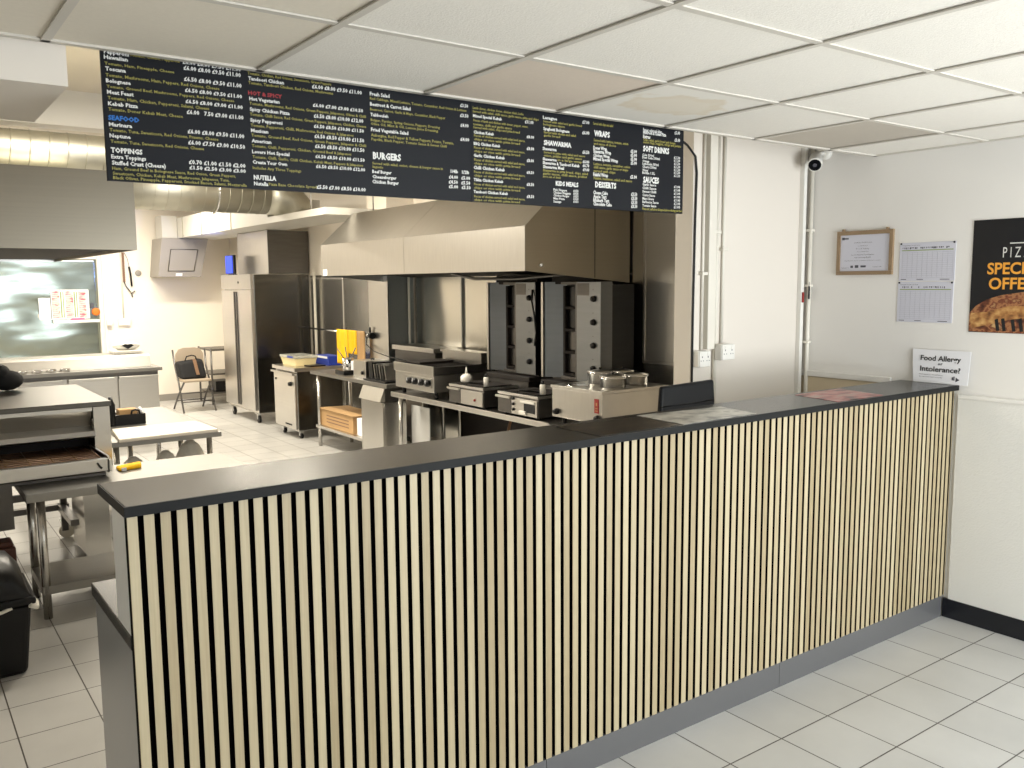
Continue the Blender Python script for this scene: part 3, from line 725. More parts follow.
("Mixed Special Wrap", "w", 2.459, 2.273, 0.14, 0.012),
("\xa35.00", "p", 2.673, 2.271, 0.036, 0.013),
("Lettuce, tomato, cucumber, onion", "y", 2.461, 2.2535, 0.208, 0.011),
("chilli sauce, garlic sauce or mayo", "y", 2.461, 2.24, 0.197, 0.011),
("served with chips", "y", 2.461, 2.225, 0.122, 0.011),
("Falafel Wrap", "w", 2.459, 2.2085, 0.083, 0.013),
("\xa35.00", "p", 2.671, 2.212, 0.039, 0.013),
("Falafel, hummus, salad and sauce", "y", 2.462, 2.195, 0.219, 0.011),
("DESSERTS", "h", 2.47, 2.1635, 0.119, 0.021),
("Cheese Cake", "w", 2.459, 2.1345, 0.082, 0.013),
("\xa33.50", "p", 2.677, 2.1385, 0.036, 0.013),
("Apple Tart", "w", 2.46, 2.1185, 0.074, 0.013),
("\xa33.50", "p", 2.678, 2.1215, 0.036, 0.013),
("Rhubarb Tart", "w", 2.46, 2.103, 0.089, 0.013),
("\xa33.50", "p", 2.678, 2.1045, 0.036, 0.013),
("Chocolate Cake", "w", 2.46, 2.0875, 0.104, 0.013),
("\xa33.50", "p", 2.678, 2.087, 0.036, 0.013),
("Pepper, onion and olives", "w", 2.745, 2.417, 0.114, 0.013),
("Mushroom & Cheese Pizza", "w", 2.745, 2.4065, 0.141, 0.013),
("\xa35.00", "p", 2.94, 2.422, 0.035, 0.013),
("Extras", "w", 2.745, 2.3885, 0.044, 0.013),
("\xa33.00", "p", 2.941, 2.3905, 0.035, 0.013),
("Chips, salad, garlic bread and cheese", "y", 2.746, 2.3775, 0.2, 0.011),
("onion rings, nuggets, wings and potato", "y", 2.746, 2.3665, 0.237, 0.011),
("SOFT DRINKS", "h", 2.746, 2.3325, 0.161, 0.022),
("Cola 330ml", "s", 2.742, 2.313, 0.07, 0.009),
("\xa31.20", "s", 2.938, 2.315, 0.04, 0.01),
("Diet Cola 330ml", "s", 2.742, 2.3015, 0.106, 0.01),
("\xa31.20", "s", 2.938, 2.302, 0.04, 0.01),
("Orange", "s", 2.743, 2.286, 0.041, 0.01),
("\xa31.20", "s", 2.939, 2.2885, 0.039, 0.01),
("Lemonade 330ml", "s", 2.743, 2.275, 0.098, 0.01),
("\xa31.20", "s", 2.939, 2.2755, 0.04, 0.01),
("Cherry 330ml", "s", 2.743, 2.2615, 0.084, 0.01),
("\xa31.20", "s", 2.939, 2.2615, 0.04, 0.011),
("Water", "s", 2.743, 2.247, 0.035, 0.01),
("\xa31.20", "s", 2.939, 2.249, 0.04, 0.01),
("Bottle 1.5L", "s", 2.743, 2.236, 0.077, 0.01),
("\xa31.20", "s", 2.94, 2.2355, 0.039, 0.01),
("SAUCES", "h", 2.748, 2.1995, 0.097, 0.023),
("Garlic Sauce", "s", 2.744, 2.186, 0.084, 0.01),
("\xa31.00", "s", 2.941, 2.1865, 0.039, 0.01),
("Chilli Sauce", "s", 2.744, 2.171, 0.085, 0.01),
("\xa31.00", "s", 2.941, 2.1715, 0.04, 0.01),
("Sweet Chilli", "s", 2.744, 2.156, 0.085, 0.01),
("\xa31.00", "s", 2.941, 2.157, 0.04, 0.01),
("Curry Sauce", "s", 2.745, 2.1405, 0.077, 0.01),
("\xa31.00", "s", 2.941, 2.142, 0.04, 0.01),
("Mayo Sauce", "s", 2.745, 2.1255, 0.07, 0.01),
("\xa31.00", "s", 2.942, 2.127, 0.04, 0.01),
("Barbecue Sauce", "s", 2.745, 2.111, 0.099, 0.01),
("\xa31.00", "s", 2.942, 2.1115, 0.04, 0.011),
("Tomato Sauce", "s", 2.745, 2.0955, 0.085, 0.01),
("\xa31.00", "s", 2.942, 2.0965, 0.04, 0.011),
("Please ask staff about allergens before ordering your food", "y", 2.745, 2.081, 0.251, 0.011),
]

YB = 2.80
def board(x0, x1, label, pick):
    t = thing('menu_board', ((x0+x1)/2, YB, 2.074), label, 'menu board', 'menu boards hanging over the counter')
    MB().box(x0, x1, YB, YB+.012, 2.074, 2.60, b=.001).build('board_panel', BOARDM, t)
    cuts = (1.0, 1.40, 1.8495, 2.16, 2.42, 2.71, 9); sets = {}
    for txt, c, x, z, w_, cap in pick:
        key = {'s': 'w', 'H': 'h'}.get(c, c)
        if z+cap > 2.59: continue
        key = (key, sum(x >= q for q in cuts)); sets.setdefault(key, MB())
        text_mesh(sets[key], txt, w_, cap*(1.0 if c == 'y' else 1.08), lambda u, v: (x+u, YB-.0008, z+v), {'w': .045, 'p': .045, 's': .03, 'h': .06, 'H': .06, 'b': .06, 'r': .05, 'y': .025}[c])
    for k_, nm, m in (('w', 'item_lettering', TW), ('p', 'price_lettering', TW), ('y', 'description_lettering', TY), ('h', 'heading_lettering', TW), ('b', 'blue_heading_lettering', TB), ('r', 'red_heading_lettering', TR)):
        for q in range(8):
            if (k_, q) in sets: sets[(k_, q)].build(nm, m, t)
    return t
bL = board(.574, 1.8495, 'black pizza and salad menu board, left one of two over the counter', [e for e in MENU if e[2] < 1.85])
bR = board(1.8505, 3.000, 'black kebab, wraps and drinks menu board, right one of two over the counter', [e for e in MENU if e[2] >= 1.85])
k = MB()
for x in (1.2, 1.5): k.tube([(x, YB+.02, 2.6), (x, YB+.02, 3.1)], .003, 6)
k.build('hanger_wire', CABLE, bL)
k = MB()
for x in (2.1, 2.8): k.tube([(x, YB+.02, 2.6), (x, YB+.02, 3.1)], .003, 6)
k.build('hanger_wire', CABLE, bR)
tag(MB().tube([(2.99, 2.83, 2.46), (3.10, 2.95, 2.475), (3.25, 3.08, 2.475), (3.40, 3.15, 2.46), (3.485, 3.168, 2.41), (3.498, 3.169, 2.33), (3.492, 3.169, 2.1), (3.486, 3.169, 1.6), (3.484, 3.169, 1.0)], .006, 8).build('black_cable', CABLE), 'black cable from the menu board end running down the nib wall edge', 'cable')

# ================================================================ left side of the kitchen
def castor(parent, c, r=.045, axis='y', m=None):
    k = MB(); x, y = c
    k.wheel((x, y, r), r, .03, 'x' if axis == 'y' else 'y'); wh = k.build('castor', m or RUBBER, parent)
    k = MB().box(x-.022, x+.022, y-.012, y+.012, r*.9, r*2+.02).box(x-.04, x+.04, y-.04, y+.04, r*2+.018, r*2+.026)
    k.build('castor_fork', CHROME, wh)

# low steel table under the oven
T = thing('steel_table', (1.15, 5.3, 0), 'low stainless steel table behind the left end of the counter', 'table')
MB().box(.545, 1.72, 5.02, 5.56, .655, .70, b=.003).build('table_top', TABLE, T)
for x, y in ((.62, 5.10), (1.66, 5.10), (.62, 5.50), (1.66, 5.50)): MB().tube([(x, y, 0), (x, y, .655)], .022, 14).build('leg', STEELV, T)
MB().box(.60, 1.69, 5.08, 5.53, .135, .180).build('shelf', TABLE, T)
cl_ = thing('yellow_cloth', (1.13, 5.40, .7005), 'folded bright yellow cloth on the low steel table beside the oven', 'cloth')
s = MB(); s.hexa([(1.06, 5.335, .701), (1.19, 5.36, .701), (1.215, 5.46, .701), (1.06, 5.43, .701), (1.065, 5.34, .722), (1.185, 5.365, .726), (1.205, 5.45, .728), (1.065, 5.425, .720)])
o = s.build('folded_cloth', YELLOW, cl_); md = o.modifiers.new('b', 'BEVEL'); md.width = .008; md.segments = 3
MB().box(1.075, 1.10, 5.325, 5.335, .702, .72).build('cloth_hem', PAPER, cl_)

# conveyor oven
OV = thing('conveyor_oven', (.35, 6.15, 0), 'stainless conveyor pizza oven with dark mesh belt at left edge', 'oven')
ox1 = 1.085; ox0 = -.55; oy = 5.62
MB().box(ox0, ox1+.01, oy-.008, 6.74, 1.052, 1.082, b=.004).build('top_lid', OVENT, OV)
body = MB().box(.995, ox1, oy, 6.70, .655, 1.05).box(ox0, .994, 5.98, 6.70, .72, 1.05)
body.build('body', STEELV, OV)
MB().prism([(oy+.004, 1.05), (oy+.004, 1.028), (oy+.03, 1.025), (oy+.10, .925), (oy+.10, 1.05)], 'x', ox0, .99).build('recessed_front', STEEL, OV)
MB().prism([(oy+.10, .93), (oy-.05, .915), (oy-.06, .888), (oy-.02, .872), (oy+.10, .872)], 'x', ox0, .99).build('hood_lip', STEEL, OV)
MB().box(ox0, .99, 5.80, 5.97, .70, .871).build('oven_mouth', CHAR_SHADE, OV)
k = MB().add([(ox0, 5.27, .800), (.965, 5.27, .800), (.985, 5.80, .792), (ox0, 5.80, .792)], [(0, 1, 2, 3)])
be = k.build('mesh_belt', RUST, OV)
k = MB()
for i in range(12):
    x = .955-.115*i; k.tube([(x, 5.275, .803), (x+.012, 5.795, .796)], .003, 5)
for i in range(9): k.tube([(ox0, 5.30+.06*i, .803-.001*i), (.96, 5.30+.06*i, .803-.001*i)], .0022, 5)
k.build('belt_wire', BURNT, OV)
MB().box(ox0, .985, 5.225, 5.265, .735, .806, b=.003).build('belt_front_rail', STEEL, OV)
MB().prism([(5.20, .735), (5.20, .80), (5.265, .815), (5.80, .80), (5.80, .72), (5.265, .72)], 'x', .987, .999).build('belt_side_rail', STEEL, OV)
MB().tube([(.93, 5.222, .785), (.938, 5.205, .768), (.948, 5.20, .757)], .006, 8).build('belt_lever', BLACKP, OV)
MB().box(ox0, .98, 5.28, 5.97, .703, .719).build('crumb_tray', STEELD, OV)
MB().box(ox0, .52, 5.35, 6.68, .45, .695).build('lower_body', STEELD, OV)
MB().tube([(.985, oy-.002, .98), (.985, oy-.016, .975), (.985, oy-.002, .955)], .006, 8).build('hood_catch', STEELD, OV)
# stand of the oven
k = MB().box(.98, 1.13, 6.05, 6.50, .03, .60)
k.build('stand_cabinet', STEELV, OV)
k = MB().box(ox0, .97, 6.06, 6.10, .44, .48).box(ox0, .97, 6.55, 6.60, .24, .28).box(.90, .95, 6.06, 6.60, .24, .28).box(ox0, .97, 6.02, 6.06, .60, .65).box(ox0, .97, 6.60, 6.64, .60, .65).box(.92, .96, 6.56, 6.60, .09, .65)
k.build('stand_frame', STEELD, OV)
MB().box(ox0, .96, 6.08, 6.6, .652, .70).build('stand_deck', STEELD, OV)
castor(OV, (.97, 6.72), .05, 'x', CREAMP)

# bag on the oven
bg_ = thing('black_pouch', (.62, 6.55, 1.083), 'small black pouch standing on top of the conveyor oven at the left edge', 'bag')
k = MB().sph((.66, 6.62, 1.15), (.10, .05, .068)).sph((.62, 6.62, 1.20), (.065, .045, .06))
k.build('pouch', BAGM, bg_); MB().tube([(.58, 6.60, 1.235), (.61, 6.59, 1.262), (.65, 6.60, 1.235)], .006, 8).build('grip', BLACKP, bg_)

# extraction hood over the oven and its round duct
H = thing('oven_hood', (.2, 6.2, 1.955), 'large stainless extraction hood over the conveyor oven, upper left', 'extractor hood')
hx0, hx1, hy0, hy1, hz0, hz1 = -.9, 1.135, 4.93, 7.55, 1.955, 2.358
s = MB()
s.box(hx0, hx1, hy0, hy0+.004, hz0, hz1); s.build('front_sheet', STEELH2, H)
MB().box(hx1-.004, hx1, hy0+.005, hy1, hz0, hz1).box(hx0, hx0+.004, hy0+.005, hy1, hz0, hz1).build('side_sheet', STEELH2, H)
MB().box(hx0, hx1, hy1-.004, hy1, hz0, hz1).build('back_sheet', STEEL, H)
MB().box(hx0+.005, hx1-.005, hy0+.005, hy1-.005, hz1-.004, hz1).build('top_sheet', GALV, H)
MB().prism([(hy0+.03, 1.97), (hy1-.03, 1.97), (hy1-.03, 2.06), (hy0+.03, 2.06)], 'x', hx0+.02, hx1-.03).build('grease_filter', CHAR_SHADE, H)
k = MB()
for x in (-.6, .30):
    for y in (5.1, 7.4): k.tube([(x, y, hz1), (x, y, ZK)], .004, 6)
k.build('hanger_rod', CHROME, H)
def duct(name, x0, x1, y, z, r, pitch, label):
    t = thing(name, ((x0+x1)/2, y, z-r), label, 'duct')
    k = MB().cyl((x0, y, z), (x1, y, z), r, n=36); k.build('duct_pipe', GALV, t)
    k = MB(); x = x0+pitch*.4
    while x < x1:
        pts = [(x+.012*math.sin(a), y+(r+.001)*math.cos(a), z+(r+.001)*math.sin(a)) for a in [2*math.pi*i/36 for i in range(37)]]
        k.tube(pts, .0035, 5); x += pitch
    k.build('spiral_seam', GALV, t)
    return t
dl = duct('spiral_duct', -.9, 2.3, 6.2, 2.60, .125, .105, 'round spiral duct above the left oven hood')
k = MB()
for x in (.35, 1.55): k.tube([(x, 6.2, 2.72), (x, 6.2, ZK)], .005, 6)
k.build('hanger_rod', CHROME, dl)
dr = duct('spiral_duct', 1.55, 3.55, 9.5, 2.755, .215, .125, 'long round spiral duct crossing the kitchen behind the menu board')
pts = [(2.985, 9.5+.224*math.cos(a), 2.755+.224*math.sin(a)) for a in [2*math.pi*i/36 for i in range(37)]]
MB().tube(pts, .011, 8).build('clamp_ring', CHROME, dr)
k = MB(); P = [(3.55, 9.5, 2.755), (3.68, 9.5, 2.745), (3.80, 9.5, 2.70), (3.88, 9.5, 2.62), (3.90, 9.5, 2.55)]
k.tube(P, [.215, .213, .21, .20, .19], 36).build('elbow', GALV, dr)
k = MB()
for x in (2.2, 2.985): k.tube([(x, 9.5, 2.96), (x, 9.5, ZK)], .006, 6)
k.build('hanger_rod', CHROME, dr)
# white rectangular duct along the right of the kitchen ending in a grey outlet
RD = thing('air_duct', (4.0, 10, 2.46), 'white boxed air duct with a grey tilted outlet near the back wall', 'duct')
MB().box(3.66, 4.30, 8.17, 13.75, 2.46, 2.53).box(3.66, 4.30, 9.75, 13.75, 2.53, 2.75).build('duct_box', DUCTW, RD)
MB().box(3.44, 3.655, 13.40, 13.75, 2.46, 2.78).build('branch_box', DUCTW, RD)
k = MB()
for y in (11.0, 12.2, 13.1): k.box(3.652, 3.662, y, y+.03, 2.455, 2.755)
k.build('joint_flange', GALV, RD)
s = MB(); s.hexa([(3.36, 13.42, 1.895), (3.97, 13.42, 1.895), (3.97, 13.90, 1.895), (3.36, 13.90, 1.895), (3.42, 13.34, 2.455), (4.08, 13.34, 2.455), (4.08, 13.90, 2.455), (3.42, 13.90, 2.455)])
ou = s.build('outlet_box', GREYP, RD)
def face(u, v, d=0):      # point on the tilted front of the outlet
    a = Vector((3.36, 13.42, 1.895)).lerp(Vector((3.97, 13.42, 1.895)), u); b = Vector((3.42, 13.34, 2.455)).lerp(Vector((4.08, 13.34, 2.455)), u)
    return a.lerp(b, v)+Vector((0, -d, 0))
s = MB(); s.hexa([face(.22, .16, .012), face(.80, .16, .012), face(.80, .16, .001), face(.22, .16, .001), face(.22, .70, .012), face(.80, .70, .012), face(.80, .70, .001), face(.22, .70, .001)])
s.build('access_panel', GREYP, ou)
s = MB()
for a, b_ in (((.21, .15), (.81, .15)), ((.81, .15), (.81, .71)), ((.81, .71), (.21, .71)), ((.21, .71), (.21, .15))): s.tube([face(*a, .006), face(*b_, .006)], .006, 6)
s.build('panel_frame', STEELD, ou)
s = MB(); s.hexa([face(.40, .02, .006), face(.55, .02, .006), face(.55, .02, .001), face(.40, .02, .001), face(.40, .09, .006), face(.55, .09, .006), face(.55, .09, .001), face(.40, .09, .001)]).build('white_sticker', PAPER, ou)
k = MB()
for y in (8.6, 10.6, 12.6): k.tube([(3.70, y, 2.53), (3.70, y, ZK)], .008, 6)
k.build('hanger_rod', CHROME, RD)
cb = MB(); cb.tube([(3.56, 8.2, 2.7), (3.62, 8.2, 2.50), (3.70, 8.2, 2.44), (3.80, 8.2, 2.50), (3.88, 8.2, 2.7)], .006, 8)

# work table with a chopping board
W = thing('work_table', (1.57, 7.1, 0), 'steel work table carrying a white chopping board, beyond the oven', 'table')
MB().box(1.18, 1.94, 6.24, 7.88, .685, .72, b=.003).build('table_top', TABLE, W)
for x, y in ((1.25, 6.34), (1.88, 6.34), (1.25, 7.80), (1.88, 7.80), (1.5, 7.1), (1.88, 7.1)): MB().tube([(x, y, 0), (x, y, .685)], .02, 12).build('leg', STEELV, W)
MB().box(1.20, 1.92, 6.3, 7.85, .20, .23).build('shelf', STEELT, W)
cbd = MB().hexa([(1.245, 6.20, .7205), (1.915, 6.235, .7205), (1.895, 6.715, .7205), (1.30, 6.70, .7205), (1.245, 6.20, .745), (1.915, 6.235, .745), (1.895, 6.715, .745), (1.30, 6.70, .745)]).build('chopping_board', BOARDW)
md = cbd.modifiers.new('b', 'BEVEL'); md.width = .006; md.segments = 2
tag(cbd, 'large white chopping board on the front of the work table', 'chopping board')
td = thing('tool_caddy', (1.48, 7.05, .7205), 'black open caddy of orange and white bits on the work table', 'caddy')
k = MB().box(1.385, 1.60, 6.98, 6.995, .721, .80).box(1.385, 1.60, 7.135, 7.15, .721, .80).box(1.385, 1.40, 6.995, 7.135, .721, .80).box(1.585, 1.60, 6.995, 7.135, .721, .80).box(1.40, 1.585, 6.995, 7.135, .721, .728)
k.build('tray', BLACKP, td)
k = MB(); k.tube([(1.50, 6.985+.02*0, .80), (1.505, 6.985, .825), (1.53, 6.985, .832), (1.555, 6.985, .825), (1.56, 6.985, .80)], .008, 8); k.build('handle', BLACKP, td)
MB().box(1.42, 1.55, 7.02, 7.12, .73, .835, b=.006).build('cardboard_packet', CARD, td)
MB().sph((1.575, 7.05, .815), (.018, .03, .03)).build('white_roll', PAPER, td)
sp = MB(); sp.lathe([(.03, 0), (.032, .16), (.02, .19), (.012, .22)], (1.36, 7.0, .7205), 16)
tag(sp.build('black_bottle', BLACKP), 'small black bottle between the oven and the black caddy', 'bottle')
def sack(c, r, h, label):
    x, y = c; o = MB(); prof = []
    o.lathe([(r*.25, 0), (r*.85, .02), (r, h*.3), (r*.95, h*.65), (r*.55, h*.9), (r*.2, h)], (x, y, .2305), 20)
    o = o.build('plastic_sack', SACK); tag(o, label, 'sack', 'plastic sacks on the work table shelf')
sack((1.38, 6.45), .11, .34, 'white plastic sack under the work table, left of three'); sack((1.60, 6.45), .10, .36, 'white plastic sack under the work table, middle of three'); sack((1.80, 6.55), .12, .40, 'white plastic sack under the work table, right of three')

# waste bin
BN = thing('swing_bin', (.19, 4.57, 0), 'black plastic bin with a domed lid at the left edge', 'bin')
s = MB(); s.hexa([(-.05, 4.405, 0), (.44, 4.405, 0), (.44, 4.74, 0), (-.05, 4.74, 0), (-.08, 4.375, .335), (.470, 4.375, .335), (.470, 4.77, .335), (-.08, 4.77, .335)])
o = s.build('bin_body', BLACKP, BN); md = o.modifiers.new('b', 'BEVEL'); md.width = .025; md.segments = 3
o = MB().box(-.10, .488, 4.36, 4.785, .335, .372, b=.014).build('bin_rim', BLACKP, BN)
k = MB(); n = 12
V = []; F = []
for i in range(n+1):
    a = math.pi*i/n; y = 4.5725-.20*math.cos(a)
    for x, sc_ in ((-.08, .0), (-.06, .55), (-.02, .9), (.06, 1), (.30, 1), (.40, .88), (.445, .55), (.470, .0)): V.append((x, y, .372+.19*sc_*math.sin(a)**.8 if 0 < i < n else .372))
for i in range(n):
    for j in range(7): F.append((i*8+j, i*8+j+1, (i+1)*8+j+1, (i+1)*8+j))
k.add(V, F, 0, True); k.build('domed_lid', BLACKP, BN)
k = MB().tube([(.46, 4.36, .335), (.488, 4.37, .318), (.492, 4.42, .325), (.485, 4.47, .335)], .011, 8).build('liner_bag', SACK, BN)
k = MB().tube([(.27, 4.372, .333), (.31, 4.368, .315), (.35, 4.370, .322), (.39, 4.372, .333)], .008, 8).build('liner_fold', SACK, BN)
rb = MB().box(-.06, .50, 5.16, 5.30, 0, .40, b=.01).box(-.05, .49, 5.17, 5.29, .40, .43, b=.01)
tag(rb.build('brown_crate', mat('brown_plastic', (.30, .15, .10), .5)), 'low brown box on the floor behind the black bin', 'box')

# prep fridge across the back left
PF = thing('prep_fridge', (1.7, 10.65, 0), 'stainless pizza prep fridge with three doors and raised topping rail', 'fridge')
MB().box(.55, 2.53, 10.36, 11.0, .10, .815).build('cabinet', STEEL, PF)
MB().box(.53, 2.565, 10.28, 11.02, .815, .855, b=.004).build('worktop', TABLE, PF)
MB().prism([(10.42, .856), (10.46, .975), (10.52, .992), (10.98, .992), (11.0, .856)], 'x', .56, 2.48).build('topping_rail', TABLE, PF)
for x0, x1 in ((.60, 1.055), (1.095, 1.545), (1.60, 2.065), (2.105, 2.525)):
    dd = MB().box(x0, x1, 10.325, 10.359, .15, .735).build('door', STEEL, PF)
    MB().box(x0, x1, 10.30, 10.359, .737, .770, b=.006).build('door_handle', STEELT, dd)
MB().box(.55, 2.53, 10.345, 10.3595, .771, .814).build('control_strip', STEELD, PF)
for x in (.65, 2.4): castor(PF, (x, 10.5), .035)
k = MB()
for i in range(6): k.lathe([(.0, .001), (.055, .0), (.055, .012), (.01, .02)], (1.22+.13*i, 10.35, .8555), 16)
for i in range(4):
    o = MB().lathe([(.045, .0), (.052, .03), (.05, .032), (.04, .008), (.0, .008)], (1.18+.135*i, 10.355, .8555), 18).build('steel_cup', CHROME)
    tag(o, 'shiny round steel cup in the row on the prep fridge worktop', 'cup', 'steel cups on the prep fridge')
KS = thing('kitchen_scale', (2.29, 10.78, .9925), 'white kitchen scale with round head and dark dial on the prep fridge', 'scale')
MB().box(2.14, 2.44, 10.62, 10.95, .993, 1.03, b=.012).build('base', WHITEP, KS)
MB().sph((2.30, 10.78, 1.075), (.15, .09, .052)).build('head', WHITEP, KS)
k = MB(); k.add([(2.235, 10.688, 1.085), (2.27, 10.682, 1.105), (2.30, 10.682, 1.098), (2.335, 10.682, 1.105), (2.365, 10.688, 1.085), (2.30, 10.686, 1.045)], [(0, 1, 2, 3, 4, 5)]); k.build('dial', INKK, KS)

# back wall things
def grid_sheet(name, o, u, v, nu, nv, amp, seed, m, parent=None, thick=True):
    """thin metal sheet spanned by u and v from o, gently buckled along its normal"""
    o, u, v = Vector(o), Vector(u), Vector(v); nrm = u.cross(v).normalized(); V = []; F = []
    rr = random.Random(seed); ph = [rr.random()*6.28 for _ in range(8)]
    for s_ in (0, 1):
        for i in range(nu+1):
            for j in range(nv+1):
                a, b = i/nu, j/nv; e = (math.sin(math.pi*a)*math.sin(math.pi*b))**2
                d = amp*e*(math.sin(5*a+ph[0]+2*b)+.7*math.sin(8*b+ph[1]-3*a)+.5*math.sin(11*a+7*b+ph[2]))
                V.append(o+u*a+v*b+nrm*(d-s_*.004))
    W_ = (nu+1)*(nv+1)
    for i in range(nu):
        for j in range(nv):
            q = (i*(nv+1)+j, (i+1)*(nv+1)+j, (i+1)*(nv+1)+j+1, i*(nv+1)+j+1); F.append(q); F.append([k_+W_ for k_ in reversed(q)])
    for i in range(nu):
        for j in (0, nv): F.append((i*(nv+1)+j, (i+1)*(nv+1)+j, (i+1)*(nv+1)+j+W_, i*(nv+1)+j+W_))
    for j in range(nv):
        for i in (0, nu): F.append((i*(nv+1)+j, i*(nv+1)+j+1, i*(nv+1)+j+1+W_, i*(nv+1)+j+W_))
    k = MB().add(V, F, 0, True); return k.build(name, m, parent)
SB = thing('steel_splashback', (1.9, 13.9, .75), 'buckled stainless splashback sheet on the back wall above the prep fridge', 'splashback')
grid_sheet('sheet', (1.10, 13.935, .735), (1.53, 0, 0), (0, 0, 1.42), 40, 40, .008, 3, STEELS, SB)
tag(MB().box(2.640, 2.668, 13.92, YF-.001, .10, 2.6, b=.003).build('edge_strip', WHITEP), 'white edge strip right against the back wall splashback', 'strip')
tag(MB().box(2.70, 2.73, 13.92, YF-.001, .10, 2.6, b=.003).build('cable_trunking', WHITEP), 'slim white trunking on the back wall right of the splashback', 'trunking')
OS = thing('order_sheet', (2.25, 13.907, 1.30), 'pink and green printed sheet stuck on the back splashback', 'notice')
MB().box(2.005, 2.50, 13.905, 13.909, 1.30, 1.72).build('sheet', PAPER, OS)
for a_, m_ in ((2.015, STICK), (2.19, STICK), (2.36, STICK)): MB().box(a_, a_+.10, 13.903, 13.9045, 1.315, 1.70).build('pink_column', m_, OS)
for a_ in (2.125, 2.30): MB().box(a_, a_+.018, 13.903, 13.9045, 1.32, 1.69).box(a_+.032, a_+.045, 13.903, 13.9045, 1.32, 1.69).build('green_column', GREENI, OS)
k = MB()
for i in range(14):
    for a_ in (2.02, 2.195, 2.365): k.box(a_, a_+.05+.035*random.random(), 13.902, 13.9028, 1.325+.027*i, 1.331+.027*i)
k.build('small_print', PINK, OS)
tag(MB().box(1.845, 1.995, 13.905, 13.909, 1.295, 1.605).build('paper_note', PAPER), 'plain white paper stuck beside the pink printed sheet', 'notice')
tag(MB().box(2.01, 2.62, 13.86, 13.909, 1.245, 1.285, b=.004).build('ticket_rail', WHITEP), 'white ticket rail under the pink printed sheet', 'rail')
tag(MB().tube([(2.25, 13.88, 1.295), (2.42, 13.88, 1.295)], .013, 8).build('marker_pen', PINK), 'pink marker lying on the white ticket rail', 'pen')
tag(MB().lathe([(.055, 0), (.055, -.006), (.03, -.008), (.0, -.008)], (2.585, 13.909, 1.395), 20, axis='y').build('orange_sticker', ORANGEP), 'round orange sticker at the right edge of the splashback', 'sticker')
tag(MB().box(2.515, 2.56, 13.905, 13.909, 1.45, 1.52).build('dark_sticker', INK), 'small dark sticker just above the round orange one', 'sticker')
ht = thing('hanging_tool', (3.05, 13.9, 1.6), 'dark metal tool with brown strap hanging on the back wall', 'tool')
MB().box(2.985, 3.015, 13.925, 13.935, 1.82, 2.26).build('strap', STRAP, ht)
MB().tube([(3.075, 13.92, 2.05), (3.09, 13.92, 1.95), (3.10, 13.92, 1.76)], .014, 8).build('handle', BLACKP, ht)
MB().tube([(2.995, 13.92, 1.83), (3.02, 13.92, 1.76), (3.09, 13.92, 1.655), (3.14, 13.92, 1.69)], .009, 8).build('metal_rod', STEELD, ht)
MB().tube([(3.09, 13.92, 1.665), (3.10, 13.92, 1.60)], .010, 8).build('hook', STEELD, ht)
MB().tube([(3.02, 13.93, 2.26), (3.06, 13.93, 2.17), (3.08, 13.93, 2.05)], .003, 6).build('cord', CABLE, ht)
tag(MB().lathe([(.045, 0), (.045, -.014), (.036, -.02), (.0, -.022)], (3.205, YF-.001, 1.955), 18, axis='y').build('wall_thermostat', GREYP), 'small round grey fitting on the back wall beside the hanging tool', 'fitting')
socket(2.72, 2.79, 1.19, 1.27, YF-.032, 'small white switch box on the back wall, left of the double socket', 'switches on the back wall', False)
socket(2.88, 3.05, 1.18, 1.285, YF-.001, 'wide white double socket on the back wall above the scale', 'switches on the back wall')
tag(MB().tube([(2.965, YF-.012, 1.285), (2.965, YF-.012, 2.6)], .010, 8).build('wall_conduit', CREAMP), 'cream conduit rising from the wide double socket on the back wall', 'conduit')

# folding chair with bag
CH = thing('folding_chair', (3.56, 12.6, 0), 'beige padded folding chair standing by the back wall', 'chair')
MB().box(3.36, 3.74, 12.35, 12.74, .425, .462, b=.014).build('seat', FABRIC, CH)
k = MB(); bp = [(3.36, .60), (3.37, .80), (3.41, .865), (3.48, .885), (3.64, .885), (3.71, .865), (3.75, .80), (3.76, .60)]
k.prism(bp, 'y', 12.745, 12.772).build('backrest', FABRIC, CH)
for s_, x in ((-1, 3.345), (1, 3.775)):
    MB().tube([(x+.01*s_, 12.78, .86), (x, 12.72, .62), (x-.0*s_, 12.58, .42), (x+.005*s_, 12.36, .0)], .0125, 10).build('front_leg', STEELD, CH)
    MB().tube([(x-.03*s_, 12.42, .42), (x-.02*s_, 12.72, .20), (x-.01*s_, 12.92, .0)], .0125, 10).build('rear_leg', STEELD, CH)
MB().tube([(3.345, 12.43, .145), (3.775, 12.43, .145)], .009, 8).build('stretcher', STEELD, CH)
MB().tube([(3.365, 12.80, .13), (3.755, 12.80, .13)], .009, 8).build('stretcher', STEELD, CH)
MB().tube([(3.365, 12.68, .24), (3.755, 12.68, .24)], .009, 8).build('stretcher', STEELD, CH)
BG = thing('black_bag', (3.53, 12.55, .4625), 'black canvas bag with brown strap on the folding chair', 'bag')
o = MB().hexa([(3.36, 12.44, .463), (3.71, 12.44, .463), (3.71, 12.68, .463), (3.36, 12.68, .463), (3.33, 12.52, .70), (3.68, 12.52, .735), (3.68, 12.70, .735), (3.33, 12.70, .70)]).build('bag_body', BAGM, BG)
md = o.modifiers.new('b', 'BEVEL'); md.width = .04; md.segments = 4
MB().tube([(3.44, 12.56, .71), (3.46, 12.54, .775), (3.53, 12.54, .79), (3.58, 12.54, .775), (3.60, 12.56, .72)], .009, 8).build('handle', BAGM, BG)
